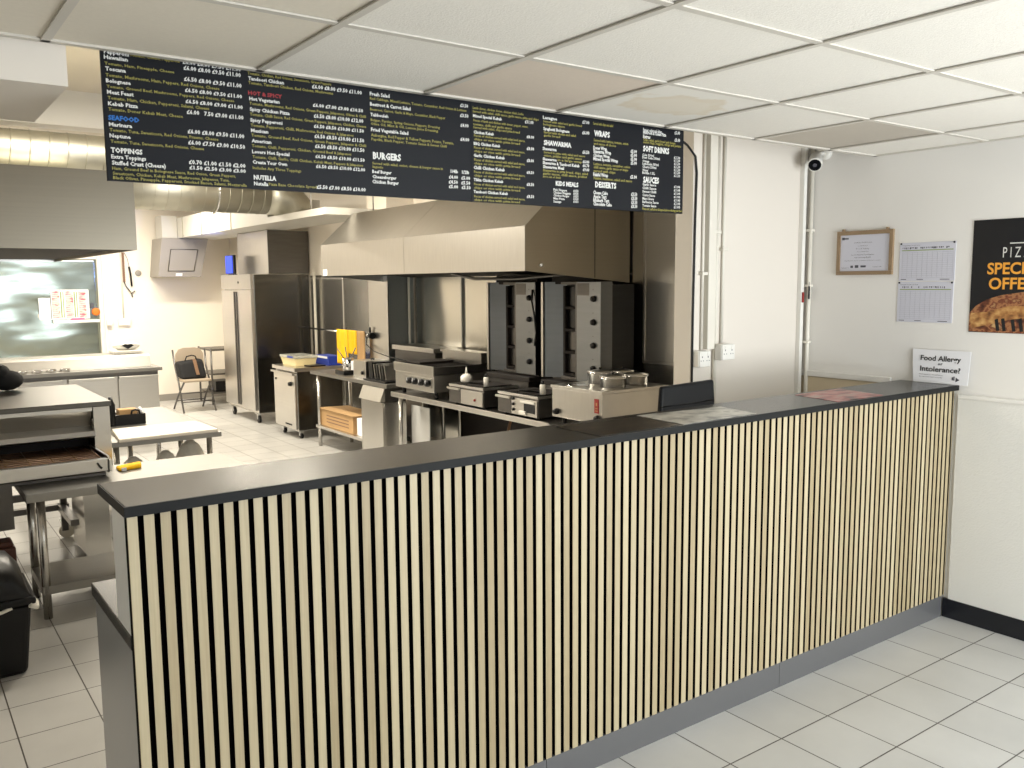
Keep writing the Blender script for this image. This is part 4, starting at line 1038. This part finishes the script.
s = MB(); s.hexa([(3.555, 12.43, .52), (3.60, 12.43, .52), (3.60, 12.437, .52), (3.555, 12.437, .52), (3.53, 12.50, .735), (3.575, 12.50, .735), (3.575, 12.51, .735), (3.53, 12.51, .735)]).build('brown_strap', STRAP, BG)
# small steel rack behind the fridge
SR = thing('small_rack', (4.12, 13.3, 0), 'small grey steel rack between the folding chair and the tall fridge', 'rack')
k = MB()
for x, y in ((3.94, 13.0), (4.35, 13.0), (3.94, 13.6), (4.35, 13.6)): MB().tube([(x, y, 0), (x, y, .84)], .014, 10).build('post', STEELD, SR)
for z in (.16, .44, .80): MB().box(3.93, 4.36, 12.99, 13.61, z, z+.025).build('shelf', STEELD, SR)
tag(MB().box(4.0, 4.25, 13.03, 13.4, .186, .34, b=.01).build('dark_crate', BLACKP), 'small black box on the bottom shelf of the grey rack', 'box')

# ================================================================ right side of the kitchen: the cooking line
# stainless sheets on the wall behind it
def clad(y0, y1, z0, z1, amp, seed, label, m=STEELV, nu=30):
    t = thing('steel_wall_sheet', (XK-.01, (y0+y1)/2, z0), label, 'wall sheet', 'stainless sheets behind the cooking line')
    grid_sheet('sheet', (XK-.012-amp*.0, y1-.002, z0), (0, -(y1-y0)+.004, 0), (0, 0, z1-z0), nu, 30, amp, seed, m, t); return t
clad(8.50, 9.79, .1, 1.90, .002, 1, 'plain stainless wall sheet between the tall fridge and the wall column')
clad(9.79, 10.77, .1, 1.88, .002, 2, 'narrow stainless wall sheet right beside the tall fridge')
clad(7.14, 8.05, .1, 2.40, .006, 3, 'buckled stainless wall sheet left of the seam behind the chargrill', STEELW)
clad(5.0, 7.14, .1, 2.40, .008, 5, 'buckled stainless wall sheet behind the kebab grills', STEELW)
cs = clad(4.06, 4.99, .1, 2.575, .001, 6, 'tall stainless wall sheet with a framed panel beside the white nib wall')
k = MB()
for a, b_ in ((4.63, 4.65), (4.27, 4.29)): k.box(XK-.026, XK-.018, a, b_, 1.17, 2.45)
k.box(XK-.026, XK-.018, 4.29, 4.63, 1.17, 1.19)
k.build('panel_frame', STEEL, cs)
MB().box(XK-.020, XK-.0175, 4.291, 4.629, 1.191, 2.45).build('framed_panel', STEEL, cs)
MB().box(XK-.026, XK-.0165, 4.075, 4.262, .1, 2.575).build('edge_flashing', STEELD, cs)
# projecting column
struct(MB().box(4.28, XK, 8.06, 8.49, 0, ZK).build('trim_column', WALLK))
cc = thing('column_cladding', (4.27, 8.27, .1), 'stainless cladding wrapped around the wall column', 'wall sheet')
MB().box(4.270, 4.279, 8.05, 8.49, .1, 1.95).build('front_sheet', STEEL, cc)
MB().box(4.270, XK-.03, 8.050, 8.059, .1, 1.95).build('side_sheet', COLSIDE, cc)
tag(MB().tube([(4.50, 8.02, .83), (4.50, 8.02, 2.4)], .013, 10).build('wall_conduit', WHITEP), 'white conduit beside the wall column behind the chargrill', 'conduit')
tag(MB().tube([(4.545, 10.55, .1), (4.545, 10.55, 1.92)], .018, 10).build('wall_conduit', CREAMP), 'cream conduit standing beside the dark side of the tall fridge', 'conduit')

# main hood
HD = thing('main_hood', (4.1, 6.47, 1.76), 'long stainless extraction hood over the cooking line', 'extractor hood')
fx, y0, ym, y1 = 3.592, 4.79, 6.475, 8.15
tx_, tz = 3.95, 2.475
MB().box(fx, fx+.004, y0, ym-.002, 1.848, 2.152).box(fx, fx+.004, ym+.002, y1, 1.848, 2.152).build('front_skirt', STEELT, HD)
k = MB()
for a, b_ in ((y0, ym-.002), (ym+.002, y1)): k.hexa([(fx, a, 2.153), (tx_, a, tz), (tx_, b_, tz), (fx, b_, 2.153), (fx+.005, a, 2.153), (tx_+.005, a, tz), (tx_+.005, b_, tz), (fx+.005, b_, 2.153)])
k.build('sloped_front', STEELT, HD)
def endpoly(): return [(fx+.0045, 1.849), (fx+.0055, 2.150), (tx_, tz-.004), (XK-.03, tz-.004), (XK-.03, 1.763)]
MB().prism(endpoly(), 'y', y0, y0+.004).build('near_end_sheet', STEELH, HD)
MB().prism(endpoly(), 'y', y1-.004, y1).build('far_end_sheet', STEEL, HD)
MB().box(tx_+.006, XK-.03, y0+.005, y1-.005, tz-.004, tz).build('top_sheet', STEELD, HD)
k = MB()
k.hexa([(fx+.02, y0+.01, 1.90), (XK-.035, y0+.01, 1.83), (XK-.035, y1-.01, 1.83), (fx+.02, y1-.01, 1.90), (fx+.02, y0+.01, 1.905), (XK-.035, y0+.01, 1.835), (XK-.035, y1-.01, 1.835), (fx+.02, y1-.01, 1.905)])
k.build('inner_baffle', CHAR_SHADE, HD)
MB().box(fx+.0045, fx+.05, y0+.005, y1-.005, 1.849, 1.856).build('front_gutter', STEEL, HD)
MB().box(4.22, 4.23, y0-.001, y0-.0002, 1.80, tz-.02).build('end_seam', STEELD, HD)
MB().lathe([(.016, 0), (.016, -.012), (.010, -.020), (.0, -.021)], (3.727, y0-.0002, 1.889), 16, axis='y').build('gas_knob', CHROME, HD)
MB().box(fx-.002, fx-.0002, 8.02, 8.11, 1.855, 1.91).build('small_sticker', PAPER, HD)
k = MB()
for y in (4.95, 6.4, 7.9): k.tube([(tx_+.1, y, tz), (tx_+.1, y, ZK)], .006, 6)
k.build('hanger_rod', CHROME, HD)

# tall fridge
FR = thing('tall_fridge', (4.19, 11.38, 0), 'tall double door stainless fridge on castors at the back', 'fridge')
MB().box(3.845, 4.575, 10.80, 11.95, .13, 1.90, b=.004).build('cabinet', STEELV, FR)
for a, b_ in ((10.805, 11.37), (11.38, 11.945)):
    dd = MB().box(3.80, 3.843, a, b_, .17, 1.70, b=.005).build('door', STEEL, FR)
    hy = 11.335 if a < 11 else 11.415
    MB().box(3.788, 3.8, hy-.018, hy+.018, .20, 1.68, b=.003).build('door_handle', STEELD, dd)
MB().box(3.80, 3.843, 10.805, 11.945, 1.71, 1.90, b=.004).build('control_panel', STEELT, FR)
MB().lathe([(.014, 0), (.014, -.006), (.0, -.007)], (3.80, 11.25, 1.80), 12, axis='x').build('key_lock', INKK, FR)
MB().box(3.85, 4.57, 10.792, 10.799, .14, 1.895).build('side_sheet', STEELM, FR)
for x, y in ((3.88, 10.90), (3.88, 11.85), (4.5, 10.90), (4.5, 11.85)): castor(FR, (x, y), .05)
UB = thing('vent_box', (4.25, 11.05, 1.903), 'steel vent box standing on top of the tall fridge', 'box')
MB().box(4.04, 4.59, 10.805, 11.93, 1.905, 2.455, b=.004).build('casing', STEELT, UB)
MB().box(4.045, 4.585, 10.796, 10.804, 1.91, 2.45).build('side_panel', STEELD, UB)
BS = thing('blue_display', (3.87, 11.72, 1.903), 'small blue lit display beside the vent box on the tall fridge', 'display')
MB().box(3.875, 3.91, 11.62, 11.94, 1.915, 2.165, b=.005).build('housing', BLACKP, BS)
MB().box(3.870, 3.8745, 11.66, 11.935, 1.925, 2.155).build('lit_panel', SCREENB, BS)
area('blue_display_glow', (3.86, 11.80, 2.04), (.2, .25), 11, (.15, .30, 1.0), (math.radians(90), 0, math.radians(60)))
MB().box(3.88, 3.94, 11.68, 11.87, 1.903, 1.914).build('foot', BLACKP, BS)

# hot cabinet on castors
HC = thing('hot_cabinet', (4.05, 9.72, 0), 'stainless hot cupboard on castors beside the tall fridge', 'cabinet')
MB().box(3.80, 4.36, 9.40, 10.045, .10, .78, b=.004).build('cabinet', STEELV, HC)
MB().box(3.765, 4.38, 9.375, 10.07, .782, .825, b=.005).build('top', STEELT, HC)
MB().box(3.805, 4.355, 9.393, 9.399, .105, .775).build('side_sheet', STEELM, HC)
dd = MB().box(3.772, 3.799, 9.405, 10.04, .115, .735, b=.005).build('door', STEEL, HC)
MB().box(3.745, 3.772, 9.40, 10.07, .742, .765, b=.004).build('front_rail', STEELT, HC)
MB().lathe([(.026, 0), (.026, -.012), (.020, -.03), (.0, -.032)], (3.772, 9.52, .635), 16, axis='x').build('control_knob', BLACKP, HC)
MB().lathe([(.012, 0), (.012, -.008), (.0, -.01)], (3.772, 9.97, .665), 12, axis='x').build('indicator_knob', BLACKP, HC)
MB().box(3.7705, 3.772, 9.52, 9.72, .15, .168).build('name_badge', INKK, HC)
for x, y in ((3.86, 9.47), (3.86, 9.97), (4.30, 9.47), (4.30, 9.97)): castor(HC, (x, y), .032)
TB_ = thing('food_tub', (4.0, 9.78, .825), 'clear food tub of cream sauce with blue lid label on the hot cupboard', 'tub')
s = MB(); s.hexa([(3.87, 9.58, .8262), (4.10, 9.58, .8262), (4.10, 9.98, .8262), (3.87, 9.98, .8262), (3.85, 9.56, .915), (4.12, 9.56, .915), (4.12, 10.0, .915), (3.85, 10.0, .915)]).build('tub_body', CREAM, TB_)
MB().box(3.84, 4.13, 9.55, 10.01, .916, .945, b=.006).build('tub_lid', TUBM, TB_)
MB().box(3.836, 3.8395, 9.60, 9.76, .92, .943).build('blue_label', BLUE, TB_)
tr = MB().box(3.95, 4.15, 9.385, 9.54, .826, .842, b=.004); tag(tr.build('dark_tray', BLACKP), 'small dark tray on the hot cupboard next to the cream tub', 'tray')

# prep table with shelf
PT = thing('back_table', (4.17, 8.1, 0), 'steel table with undershelf between the hot cupboard and the chargrill', 'table')
MB().box(3.80, 4.26, 7.24, 9.02, .792, .827, b=.003).build('table_top', TABLE, PT)
for x, y in ((3.845, 8.90), (4.22, 8.90), (3.845, 7.76), (4.22, 7.30)): MB().tube([(x, y, 0), (x, y, .792)], .02, 12).build('leg', STEELV, PT)
MB().box(3.82, 4.25, 7.77, 8.95, .205, .235).build('shelf', STEELT, PT)
MB().box(4.245, 4.262, 7.24, 8.04, .235, .79).build('back_sheet', STEELD, PT)
cx = thing('cardboard_box', (4.03, 8.5, .236), 'long open cardboard box on the undershelf of the back table', 'box')
MB().box(3.86, 4.18, 8.10, 8.90, .236, .40).build('carton', CARD, cx)
k = MB(); k.hexa([(3.858, 8.095, .401), (4.18, 8.095, .401), (4.18, 8.90, .401), (3.858, 8.90, .401), (3.84, 8.07, .424), (4.19, 8.07, .415), (4.19, 8.93, .415), (3.84, 8.93, .424)]); k.build('flap', CARD, cx)
k = MB()
for i in range(3): k.box(3.8585, 3.8598, 8.2, 8.75, .28+.035*i, .292+.035*i)
k.build('side_print', STRAP, cx)
gb = thing('small_carton', (3.96, 7.93, .236), 'white and lime green carton on the undershelf next to the cardboard box', 'box')
MB().box(3.87, 4.10, 7.80, 8.03, .236, .41, b=.003).build('carton', PAPER, gb)
MB().box(3.866, 3.8695, 7.80, 7.90, .24, .40).build('green_panel', GREEN, gb)
# flip-top steel bin
SBN = thing('steel_bin', (3.90, 7.48, 0), 'slim stainless waste bin with a slanted flap at the end of the back table', 'bin')
MB().box(3.765, 4.02, 7.262, 7.705, .0, .655, b=.004).build('bin_body', STEELV, SBN)
s = MB(); s.prism([(3.74, .665), (3.79, .788), (3.797, .788), (3.797, .665)], 'y', 7.262, 7.705).build('front_flap', STEELT, SBN)
MB().box(3.80, 4.02, 7.263, 7.704, .658, .789).build('bin_hood', STEELD, SBN)
# things on the back table
bb = thing('blue_box', (4.26, 9.55, .8255), 'blue box standing behind the cream tub on the hot cupboard', 'box')
MB().box(4.20, 4.36, 9.42, 9.78, .826, .935, b=.003).build('carton', BLUE, bb)
MB().box(4.196, 4.1995, 9.45, 9.74, .905, .93).build('pale_label', PAPER, bb)
ut = thing('utensil_pot', (4.12, 8.66, .8275), 'steel pot holding tongs in front of the yellow towel', 'pot')
MB().lathe([(.055, 0), (.062, .15), (.059, .15), (.052, .01), (.0, .01)], (4.06, 8.60, .828), 20).build('pot', CHROME, ut)
for dx, dy in ((-.10, .06), (.05, -.09), (.02, .10)): MB().tube([(4.06, 8.60, .86), (4.06+dx*.4, 8.60+dy*.4, .98), (4.06+dx, 8.60+dy, 1.09)], .006, 6).build('tongs', STEELD, ut)
tag(MB().box(4.02, 4.18, 8.22, 8.46, .828, .96, b=.02).build('white_pack', PAPER), 'white paper pack on the back table behind the small black tray', 'pack')
tag(MB().box(3.86, 3.98, 8.28, 8.50, .828, .875, b=.01).build('black_tray', BLACKP), 'small black tray near the front edge of the back table', 'tray')
wb = thing('control_box', (4.05, 8.1, .8275), 'grey steel control box with a black button on the back table', 'box')
MB().box(3.90, 4.15, 7.86, 8.14, .828, 1.0, b=.004).build('casing', STEELT, wb)
MB().lathe([(.02, 0), (.02, -.012), (.0, -.014)], (3.90, 7.93, .88), 14, axis='x').build('button', BLACKP, wb)
MB().lathe([(.02, 0), (.02, .012), (.0, .02)], (4.05, 8.0, 1.0), 14).build('top_knob', BLACKP, wb)
tr_ = thing('toast_rack', (4.0, 7.6, .8275), 'black slotted rack standing on a dark tray at the end of the back table', 'rack')
MB().box(3.83, 4.13, 7.32, 7.78, .828, .845, b=.004).build('tray', BLACKP, tr_)
s = MB(); s.hexa([(3.90, 7.70, .846), (4.13, 7.70, .846), (4.13, 7.78, .846), (3.90, 7.78, .846), (3.90, 7.72, 1.0), (4.13, 7.72, 1.0), (4.13, 7.80, 1.0), (3.90, 7.80, 1.0)]).build('back_block', BLACKP, tr_)
for i in range(5):
    y = 7.66-.055*i
    MB().hexa([(3.90, y-.012, .846), (4.12, y-.012, .846), (4.12, y, .846), (3.90, y, .846), (3.90, y+.02, .985), (4.12, y+.02, .985), (4.12, y+.032, .985), (3.90, y+.032, .985)]).build('slat', STEELD if i % 2 else STEELT, tr_)
# rail with towel
RL = thing('rotisserie_rod', (4.24, 9.1, 1.22), 'long steel rod with a black motor head beside the yellow towel', 'rod')
MB().tube([(4.245, 10.44, 1.245), (4.245, 8.45, 1.222)], .011, 10).build('rod', CHROME, RL)
MB().tube([(4.245, 8.52, 1.223), (4.245, 8.40, 1.220)], .028, 14).build('motor_head', CHROME, RL)
MB().tube([(4.245, 8.42, 1.22), (4.235, 8.35, 1.218)], .034, 14).build('motor_cap', BLACKP, RL)
MB().tube([(4.245, 8.43, 1.24), (4.245, 8.425, 1.31)], .011, 8).build('lever', BLACKP, RL)
MB().tube([(4.245, 8.50, 1.21), (4.235, 8.50, 1.12), (4.22, 8.30, 1.06), (4.22, 7.95, 1.02), (4.24, 7.6, 1.0)], .006, 8).build('power_cable', CABLE, RL)
MB().box(4.258, 4.2695, 8.42, 8.47, 1.19, 1.25).build('wall_bracket', STEELD, RL)
def towel(name, y0, y1, z0, m, label, x=4.222):
    V = []; F = []; nu, nv = 14, 12
    for i in range(nu+1):
        for j in range(nv+1):
            a, b_ = i/nu, j/nv
            V.append((x-.012*math.sin(a*13)*(1-.4*b_)-.004, y0+(y1-y0)*a, z0+(1.262-z0)*b_))
    for i in range(nu):
        for j in range(nv): F.append((i*(nv+1)+j, (i+1)*(nv+1)+j, (i+1)*(nv+1)+j+1, i*(nv+1)+j+1))
    k = MB().add(V, F, 0, True)
    o = k.build(name, m); md = o.modifiers.new('s', 'SOLIDIFY'); md.thickness = .006; md.offset = 0
    return tag(o, label, 'towel')
towel('yellow_towel', 8.92, 9.20, .87, YELLOW, 'bright yellow towel hung over the steel rod, the longer one at its left')
towel('yellow_towel', 8.70, 8.90, 1.0, YELLOW, 'bright yellow towel hung over the steel rod, the shorter one beside the beige pad')
towel('beige_pad', 8.50, 8.68, .92, CARD, 'beige cloth hanging from the rod just right of the yellow towels')

# benches
def bench(x0, x1, y0, y1, z, label):
    t = thing('low_bench', ((x0+x1)/2, (y0+y1)/2, 0), label, 'bench')
    MB().box(x0, x1, y0, y1, z-.045, z, b=.006).build('bench_top', STEELT, t)
    for x in (x0+.06, x1-.06):
        for y in (y0+.08, y1-.08): MB().tube([(x, y, 0), (x, y, z-.045)], .02, 12).build('leg', STEELV, t)
    MB().box(x1-.03, x1-.02, y0+.02, y1-.02, .10, z-.046).build('back_sheet', CHAR_SHADE, t)  # dark sheet added to stand for the shaded void under the bench
    return t
bench(3.80, 4.57, 4.76, 7.16, .775, 'long low steel bench carrying the chargrill and the two fryers')
bench(3.72, 4.57, 3.95, 4.745, .785, 'short steel bench carrying the bain marie behind the counter')
tag(MB().box(4.09, 4.10, 6.955, 7.29, .005, .61).build('glass_panel', LIGHTG), 'pale upright panel standing under the bench behind the steel bin', 'panel')
tag(MB().tube([(4.1, 5.75, .015), (4.12, 5.78, .30), (4.2, 5.85, .52), (4.3, 5.9, .728)], .012, 8).build('gas_hose', STRAP), 'brown gas hose hanging under the long low bench', 'hose')

# chargrill
CG = thing('chargrill', (4.12, 6.71, .775), 'stainless chargrill with black knobs on the low bench', 'grill')
MB().box(3.80, 4.44, 6.372, 7.055, .835, .98, b=.004).build('body', STEEL, CG)
MB().box(3.785, 3.80, 6.365, 7.06, .985, 1.062, b=.004).build('front_lip', STEELT, CG)
MB().box(3.79, 3.80, 6.40, 6.87, .875, .955).build('control_panel', STEELT, CG)
for y in (6.44, 6.55, 6.66, 6.76):
    kk = MB().lathe([(.030, 0), (.030, -.010), (.026, -.034), (.0, -.036)], (3.79, y, .915), 18, axis='x').build('control_knob', BLACKP, CG)
    MB().box(3.7515, 3.754, y-.003, y+.003, .915, .942).build('knob_pointer', PAPER, kk)
MB().prism([(3.80, 1.055), (3.80, .985), (4.44, .985), (4.44, 1.075), (4.30, 1.055)], 'y', 6.372, 6.385).prism([(3.80, 1.055), (3.80, .985), (4.44, .985), (4.44, 1.075), (4.30, 1.055)], 'y', 7.042, 7.055).build('side_wall', STEELD, CG)
MB().box(3.802, 4.30, 6.387, 7.04, .985, 1.02).build('fire_box', CHAR_SHADE, CG)
for i in range(17):
    y = 6.41+.0375*i
    MB().box(3.82, 4.29, y-.006, y+.006, 1.03, 1.046).build('grate_bar', CHAR_SHADE, CG)
MB().box(4.30, 4.44, 6.387, 7.04, .985, 1.13).box(4.285, 4.44, 6.372, 7.055, 1.131, 1.152).build('backsplash', STEELT, CG)
for x in (3.86, 4.38):
    for y in (6.43, 7.0): MB().cyl((x, y, .776), (x, y, .834), .018, n=12).build('foot', BLACKP, CG)
TRY = thing('grill_tray', (4.1, 6.95, 1.047), 'dark tray lying across the far end of the chargrill grate', 'tray')
MB().box(3.90, 4.26, 6.78, 7.03, 1.048, 1.066, b=.004).build('tray', CHAR_SHADE, TRY)
BX = thing('steel_hopper', (4.42, 7.2, .90), 'steel box with a light lid at the wall behind the chargrill', 'box')
k = MB().box(4.30, 4.57, 7.18, 7.98, .836, 1.10); k.build('casing', STEELD, BX)
MB().box(4.275, 4.572, 7.17, 8.0, 1.101, 1.145, b=.004).build('lid', STEELT, BX)
for y in (7.26, 7.9): MB().cyl((4.43, y, .002), (4.43, y, .835), .02, n=12).build('leg', STEELV, BX)
# fryers
def fryer(y0, y1, z1, label, opening):
    t = thing('table_fryer', (4.0, (y0+y1)/2, .775), label, 'fryer', 'table fryers on the low bench')
    x0, x1 = 3.81, 4.135
    MB().box(x0, x1, y0, y1, .79, z1-.012, b=.003).build('body', STEELD, t)
    MB().box(x0-.012, x1+.006, y0-.003, y1+.003, z1-.03, z1-.012, b=.003).build('rim', STEEL, t)
    ym_ = y0+(y1-y0)*.64
    dd = MB().box(x0-.014, x0-.001, ym_+.004, y1-.004, .795, z1-.045, b=.003).build('left_door', STEELD, t)
    MB().box(x0-.03, x0-.012, ym_+.01, y1+.012, z1-.055, z1-.038, b=.004).build('door_grip', STEELT, dd)
    MB().box(x0-.014, x0-.001, y0+.004, ym_, .795, z1-.045, b=.003).build('front_panel', STEEL, t)
    if opening:
        MB().box(x0-.017, x0-.0145, y0+.03, y0+.16, .82, z1-.075).build('black_window', INKK, t)
        MB().box(x0-.024, x0-.0145, y0+.03, y0+.20, z1-.07, z1-.055, b=.003).build('panel_grip', WHITEP, t)
        for z in (.83, .87, .91): MB().lathe([(.011, 0), (.011, -.012), (.0, -.014)], (x0-.014, ym_-.03, z), 12, axis='x').build('control_knob', BLACKP, t)
        MB().box(x0-.03, x0-.0145, y0+.13, y0+.21, .803, .83, b=.004).build('drain_tap', WHITEP, t)
    else:
        MB().lathe([(.010, 0), (.010, -.01), (.0, -.012)], (x0-.014, y0+.11, .84), 12, axis='x').build('reset_button', RED, t)
    MB().box(x0+.03, x1-.02, y0+.05, ym_-.01, z1-.0115, z1-.006).build('oil_pan', CHAR_SHADE, t)
    MB().box(x0+.03, x1-.02, ym_+.02, y1-.04, z1-.0115, z1-.006).build('oil_pan', CHAR_SHADE, t)
    k = MB()
    k.tube([(x0+.14, y0+.16, z1-.004), (x0+.02, y0+.20, z1+.012), (x0-.03, y0+.20, z1+.018)], .006, 8); k.build('basket_handle', BLACKP, t)
    for x in (x0+.04, x1-.04):
        for y in (y0+.05, y1-.05): MB().cyl((x, y, .776), (x, y, .7895), .016, n=10).build('foot', BLACKP, t)
fryer(5.625, 6.125, .955, 'table fryer with a plain panel, the one nearer the chargrill', False)
fryer(4.922, 5.42, .960, 'table fryer with a black window, the one nearer the bain marie', True)
def bottle(c, label, cone=True):
    t = thing('squeeze_bottle' if cone else 'white_shaker', c, label, 'bottle'); x, y, z = c
    if cone:
        MB().lathe([(.045, .0), (.05, .01), (.05, .045), (.03, .062), (.012, .07)], (x, y, z+.001), 18).build('bottle_body', WHITEP, t)
        MB().lathe([(.012, .07), (.009, .085), (.004, .125), (.0, .126)], (x, y, z+.001), 12).build('nozzle', WHITEP, t)
    else:
        MB().lathe([(.022, .0), (.022, .07), (.018, .076), (.0, .076)], (x, y, z+.001), 16).build('bottle_body', WHITEP, t)
        MB().lathe([(.012, .077), (.012, .10), (.0, .102)], (x, y, z+.001), 12).build('cap', INKK, t)
bottle((3.93, 6.06, .9495), 'squat white sauce bottle with a pointed nozzle on the plain panel fryer')
bottle((3.87, 5.68, .9495), 'white shaker with a black cap standing on the plain panel fryer', False)
bottle((3.88, 4.965, .9545), 'white shaker with a black cap standing on the black window fryer', False)

# kebab grills
def kebab(y0, y1, label, hose):
    t = thing('kebab_grill', (4.36, (y0+y1)/2, .775), label, 'kebab grill', 'upright kebab grills under the main hood')
    zb, zt = 1.035, 1.772; X = 4.20; w_ = y1-y0
    yl = y1-w_*.25; yc = y0+w_*.41             # left flank | burners | control panel
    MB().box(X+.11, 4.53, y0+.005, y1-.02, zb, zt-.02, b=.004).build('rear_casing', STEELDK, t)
    s = MB(); s.hexa([(X-.02, y1, zb), (X-.012, y1, zb), (X+.135, yl+.012, zb), (X+.127, yl+.012, zb), (X-.02, y1, zt), (X-.012, y1, zt), (X+.135, yl+.012, zt), (X+.127, yl+.012, zt)])
    MB().hexa([(X-.02, y1, zb), (X+.095, yl+.004, zb), (X+.097, yl+.006, zb), (X-.01, y1+.004, zb), (X-.02, y1, zt), (X+.095, yl+.004, zt), (X+.097, yl+.006, zt), (X-.01, y1+.004, zt)]).build('left_flank', STEELB, t)
    MB().box(X-.03, X-.018, y1-.02, y1+.006, zb, zt, b=.002).build('flank_edge', STEELT, t)
    MB().box(X+.055, X+.1085, yl-.022, yl+.002, zb+.02, zt-.03).build('burnt_edge', CHAR_SHADE, t)
    MB().box(X+.012, X+.108, yc+.016, yl-.023, zt-.02, zt, b=.002).box(X+.012, X+.108, yc+.016, yl-.023, zb, zb+.02, b=.002).box(X-.004, X+.108, yc, yc+.015, zb, zt, b=.002).build('burner_frame', STEELD, t)
    h = (zt-zb-.06)/4
    for i in range(4):
        z0 = zb+.03+h*i
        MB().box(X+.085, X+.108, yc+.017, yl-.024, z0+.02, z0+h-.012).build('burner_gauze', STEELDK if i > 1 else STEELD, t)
        MB().box(X+.05, X+.108, yc+.017, yl-.024, z0-.008, z0+.012).build('burner_bar', CHAR_SHADE, t)
    cp_ = MB().box(X-.005, X+.108, y0, yc-.002, zb, zt, b=.003).build('control_panel', STEELB, t)
    MB().box(X-.0065, X-.0055, y0+.12*w_/.63, yc-.01, zt-.10, zt-.01).build('rating_plate', STEELD, t)
    for i in range(4):
        z = zb+.085+h*i*1.0
        kk = MB().lathe([(.023, 0), (.023, -.006), (.018, -.022), (.0, -.024)], (X-.005, y0+.075, z+.02), 18, axis='x').build('gas_knob', BLACKP, t)
        MB().box(X-.0068, X-.0055, y0+.08, y0+.085, z+.085, z+.09).build('knob_mark', INKK, cp_)
    if hose:
        MB().tube([(X-.01, y0+.03, zt-.06), (X-.03, y0+.012, zt-.15), (X-.03, y0-.02, zt-.26), (X-.02, y0-.03, zt-.40), (X-.005, y0+.01, zt-.50)], .008, 8).build('gas_hose', CABLE, t)
    MB().box(X-.16 if False else 4.145, 4.54, max(y0+.02, 4.775), y1-.02, zb-.055, zb-.015, b=.006).build('drip_tray', CHAR_SHADE, t)
    MB().box(4.16, 4.53, max(y0+.05, 4.79), y1-.05, .776, zb-.056).build('pedestal', STEELD, t)
    MB().box(4.25, 4.50, max(y0+.03, 4.78), y1-.04, zb-.0145, zb-.0005).build('tray_bridge', STEELD, t)
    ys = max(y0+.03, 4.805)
    MB().box(4.24, 4.50, ys, y1-.04, zt-.018, zt+.055, b=.006).build('under_hood_shade_box', CHAR_SHADE, t)  # dark box added to fill the shaded gap under the hood
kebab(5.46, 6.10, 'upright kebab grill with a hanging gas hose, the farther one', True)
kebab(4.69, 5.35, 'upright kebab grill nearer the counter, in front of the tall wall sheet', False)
tag(MB().tube([(3.70, 5.9, 1.845), (3.72, 5.6, 1.80), (3.9, 5.3, 1.80), (4.0, 5.0, 1.82), (4.05, 4.86, 1.83)], .012, 8).build('gas_pipe', STEELD), 'thin steel gas pipe under the near edge of the main hood', 'pipe')

# bain marie with pots
BMR = thing('bain_marie', (4.08, 4.49, .785), 'stainless bain marie with round lidded pots behind the counter', 'bain marie')
MB().box(3.80, 4.40, 4.225, 4.755, .832, 1.035, b=.004).build('body', STEELT, BMR)
MB().box(3.79, 4.41, 4.218, 4.762, 1.036, 1.056, b=.003).build('top_plate', STEELT, BMR)
k = MB()
for x in (3.86, 4.34):
    for y in (4.29, 4.69): MB().cyl((x, y, .786), (x, y, .8315), .016, n=10).build('foot', BLACKP, BMR)
for y in (4.27, 4.70):
    kk = MB().lathe([(.022, 0), (.022, -.012), (.016, -.03), (.0, -.032)], (3.80, y, .872), 16, axis='x').build('control_knob', BLACKP, BMR)
MB().box(3.7975, 3.7995, 4.262, 4.306, .905, 1.0).build('red_label', RED, BMR)
k = MB().box(3.7968, 3.7974, 4.272, 4.296, .918, .923).box(3.7968, 3.7974, 4.272, 4.296, .935, .939).box(3.7968, 3.7974, 4.278, 4.290, .955, .975); k.build('label_print', CARD, BMR)
MB().lathe([(.085, .0), (.085, .004), (.075, .006), (.0, .006)], (3.90, 4.60, 1.0565), 24).build('sunk_pot_rim', CHROME, BMR)
def pot(x, y, h, label):
    t = thing('round_pot', (x, y, 1.0565), label, 'pot', 'round pots in the bain marie')
    MB().lathe([(.088, .0), (.088, h), (.095, h+.003), (.095, h+.008), (.084, h+.008), (.084, .01), (.0, .01)], (x, y, 1.057), 28).build('pot_body', CHROME, t)
    MB().lathe([(.093, h+.009), (.092, h+.016), (.03, h+.026), (.0, h+.027)], (x, y, 1.057), 28).build('pot_lid', STEELT, t)
    MB().lathe([(.008, h+.027), (.012, h+.040), (.0, h+.044)], (x, y, 1.057), 12).build('lid_knob', BLACKP, t)
pot(4.035, 4.385, .058, 'front left round pot with a shiny lid in the bain marie')
pot(4.11, 4.60, .070, 'rear left round pot behind the front left one in the bain marie')
pot(4.245, 4.385, .058, 'front right round pot with a shiny lid in the bain marie')
pot(4.315, 4.58, .062, 'rear right round pot in the bain marie, nearest the stainless wall')
tag(MB().box(3.55, 3.70, 2.66, 2.78, .885, .99, b=.006).build('receipt_printer', BLACKP), 'small black receipt printer on the lower worktop beside the till screen', 'printer')
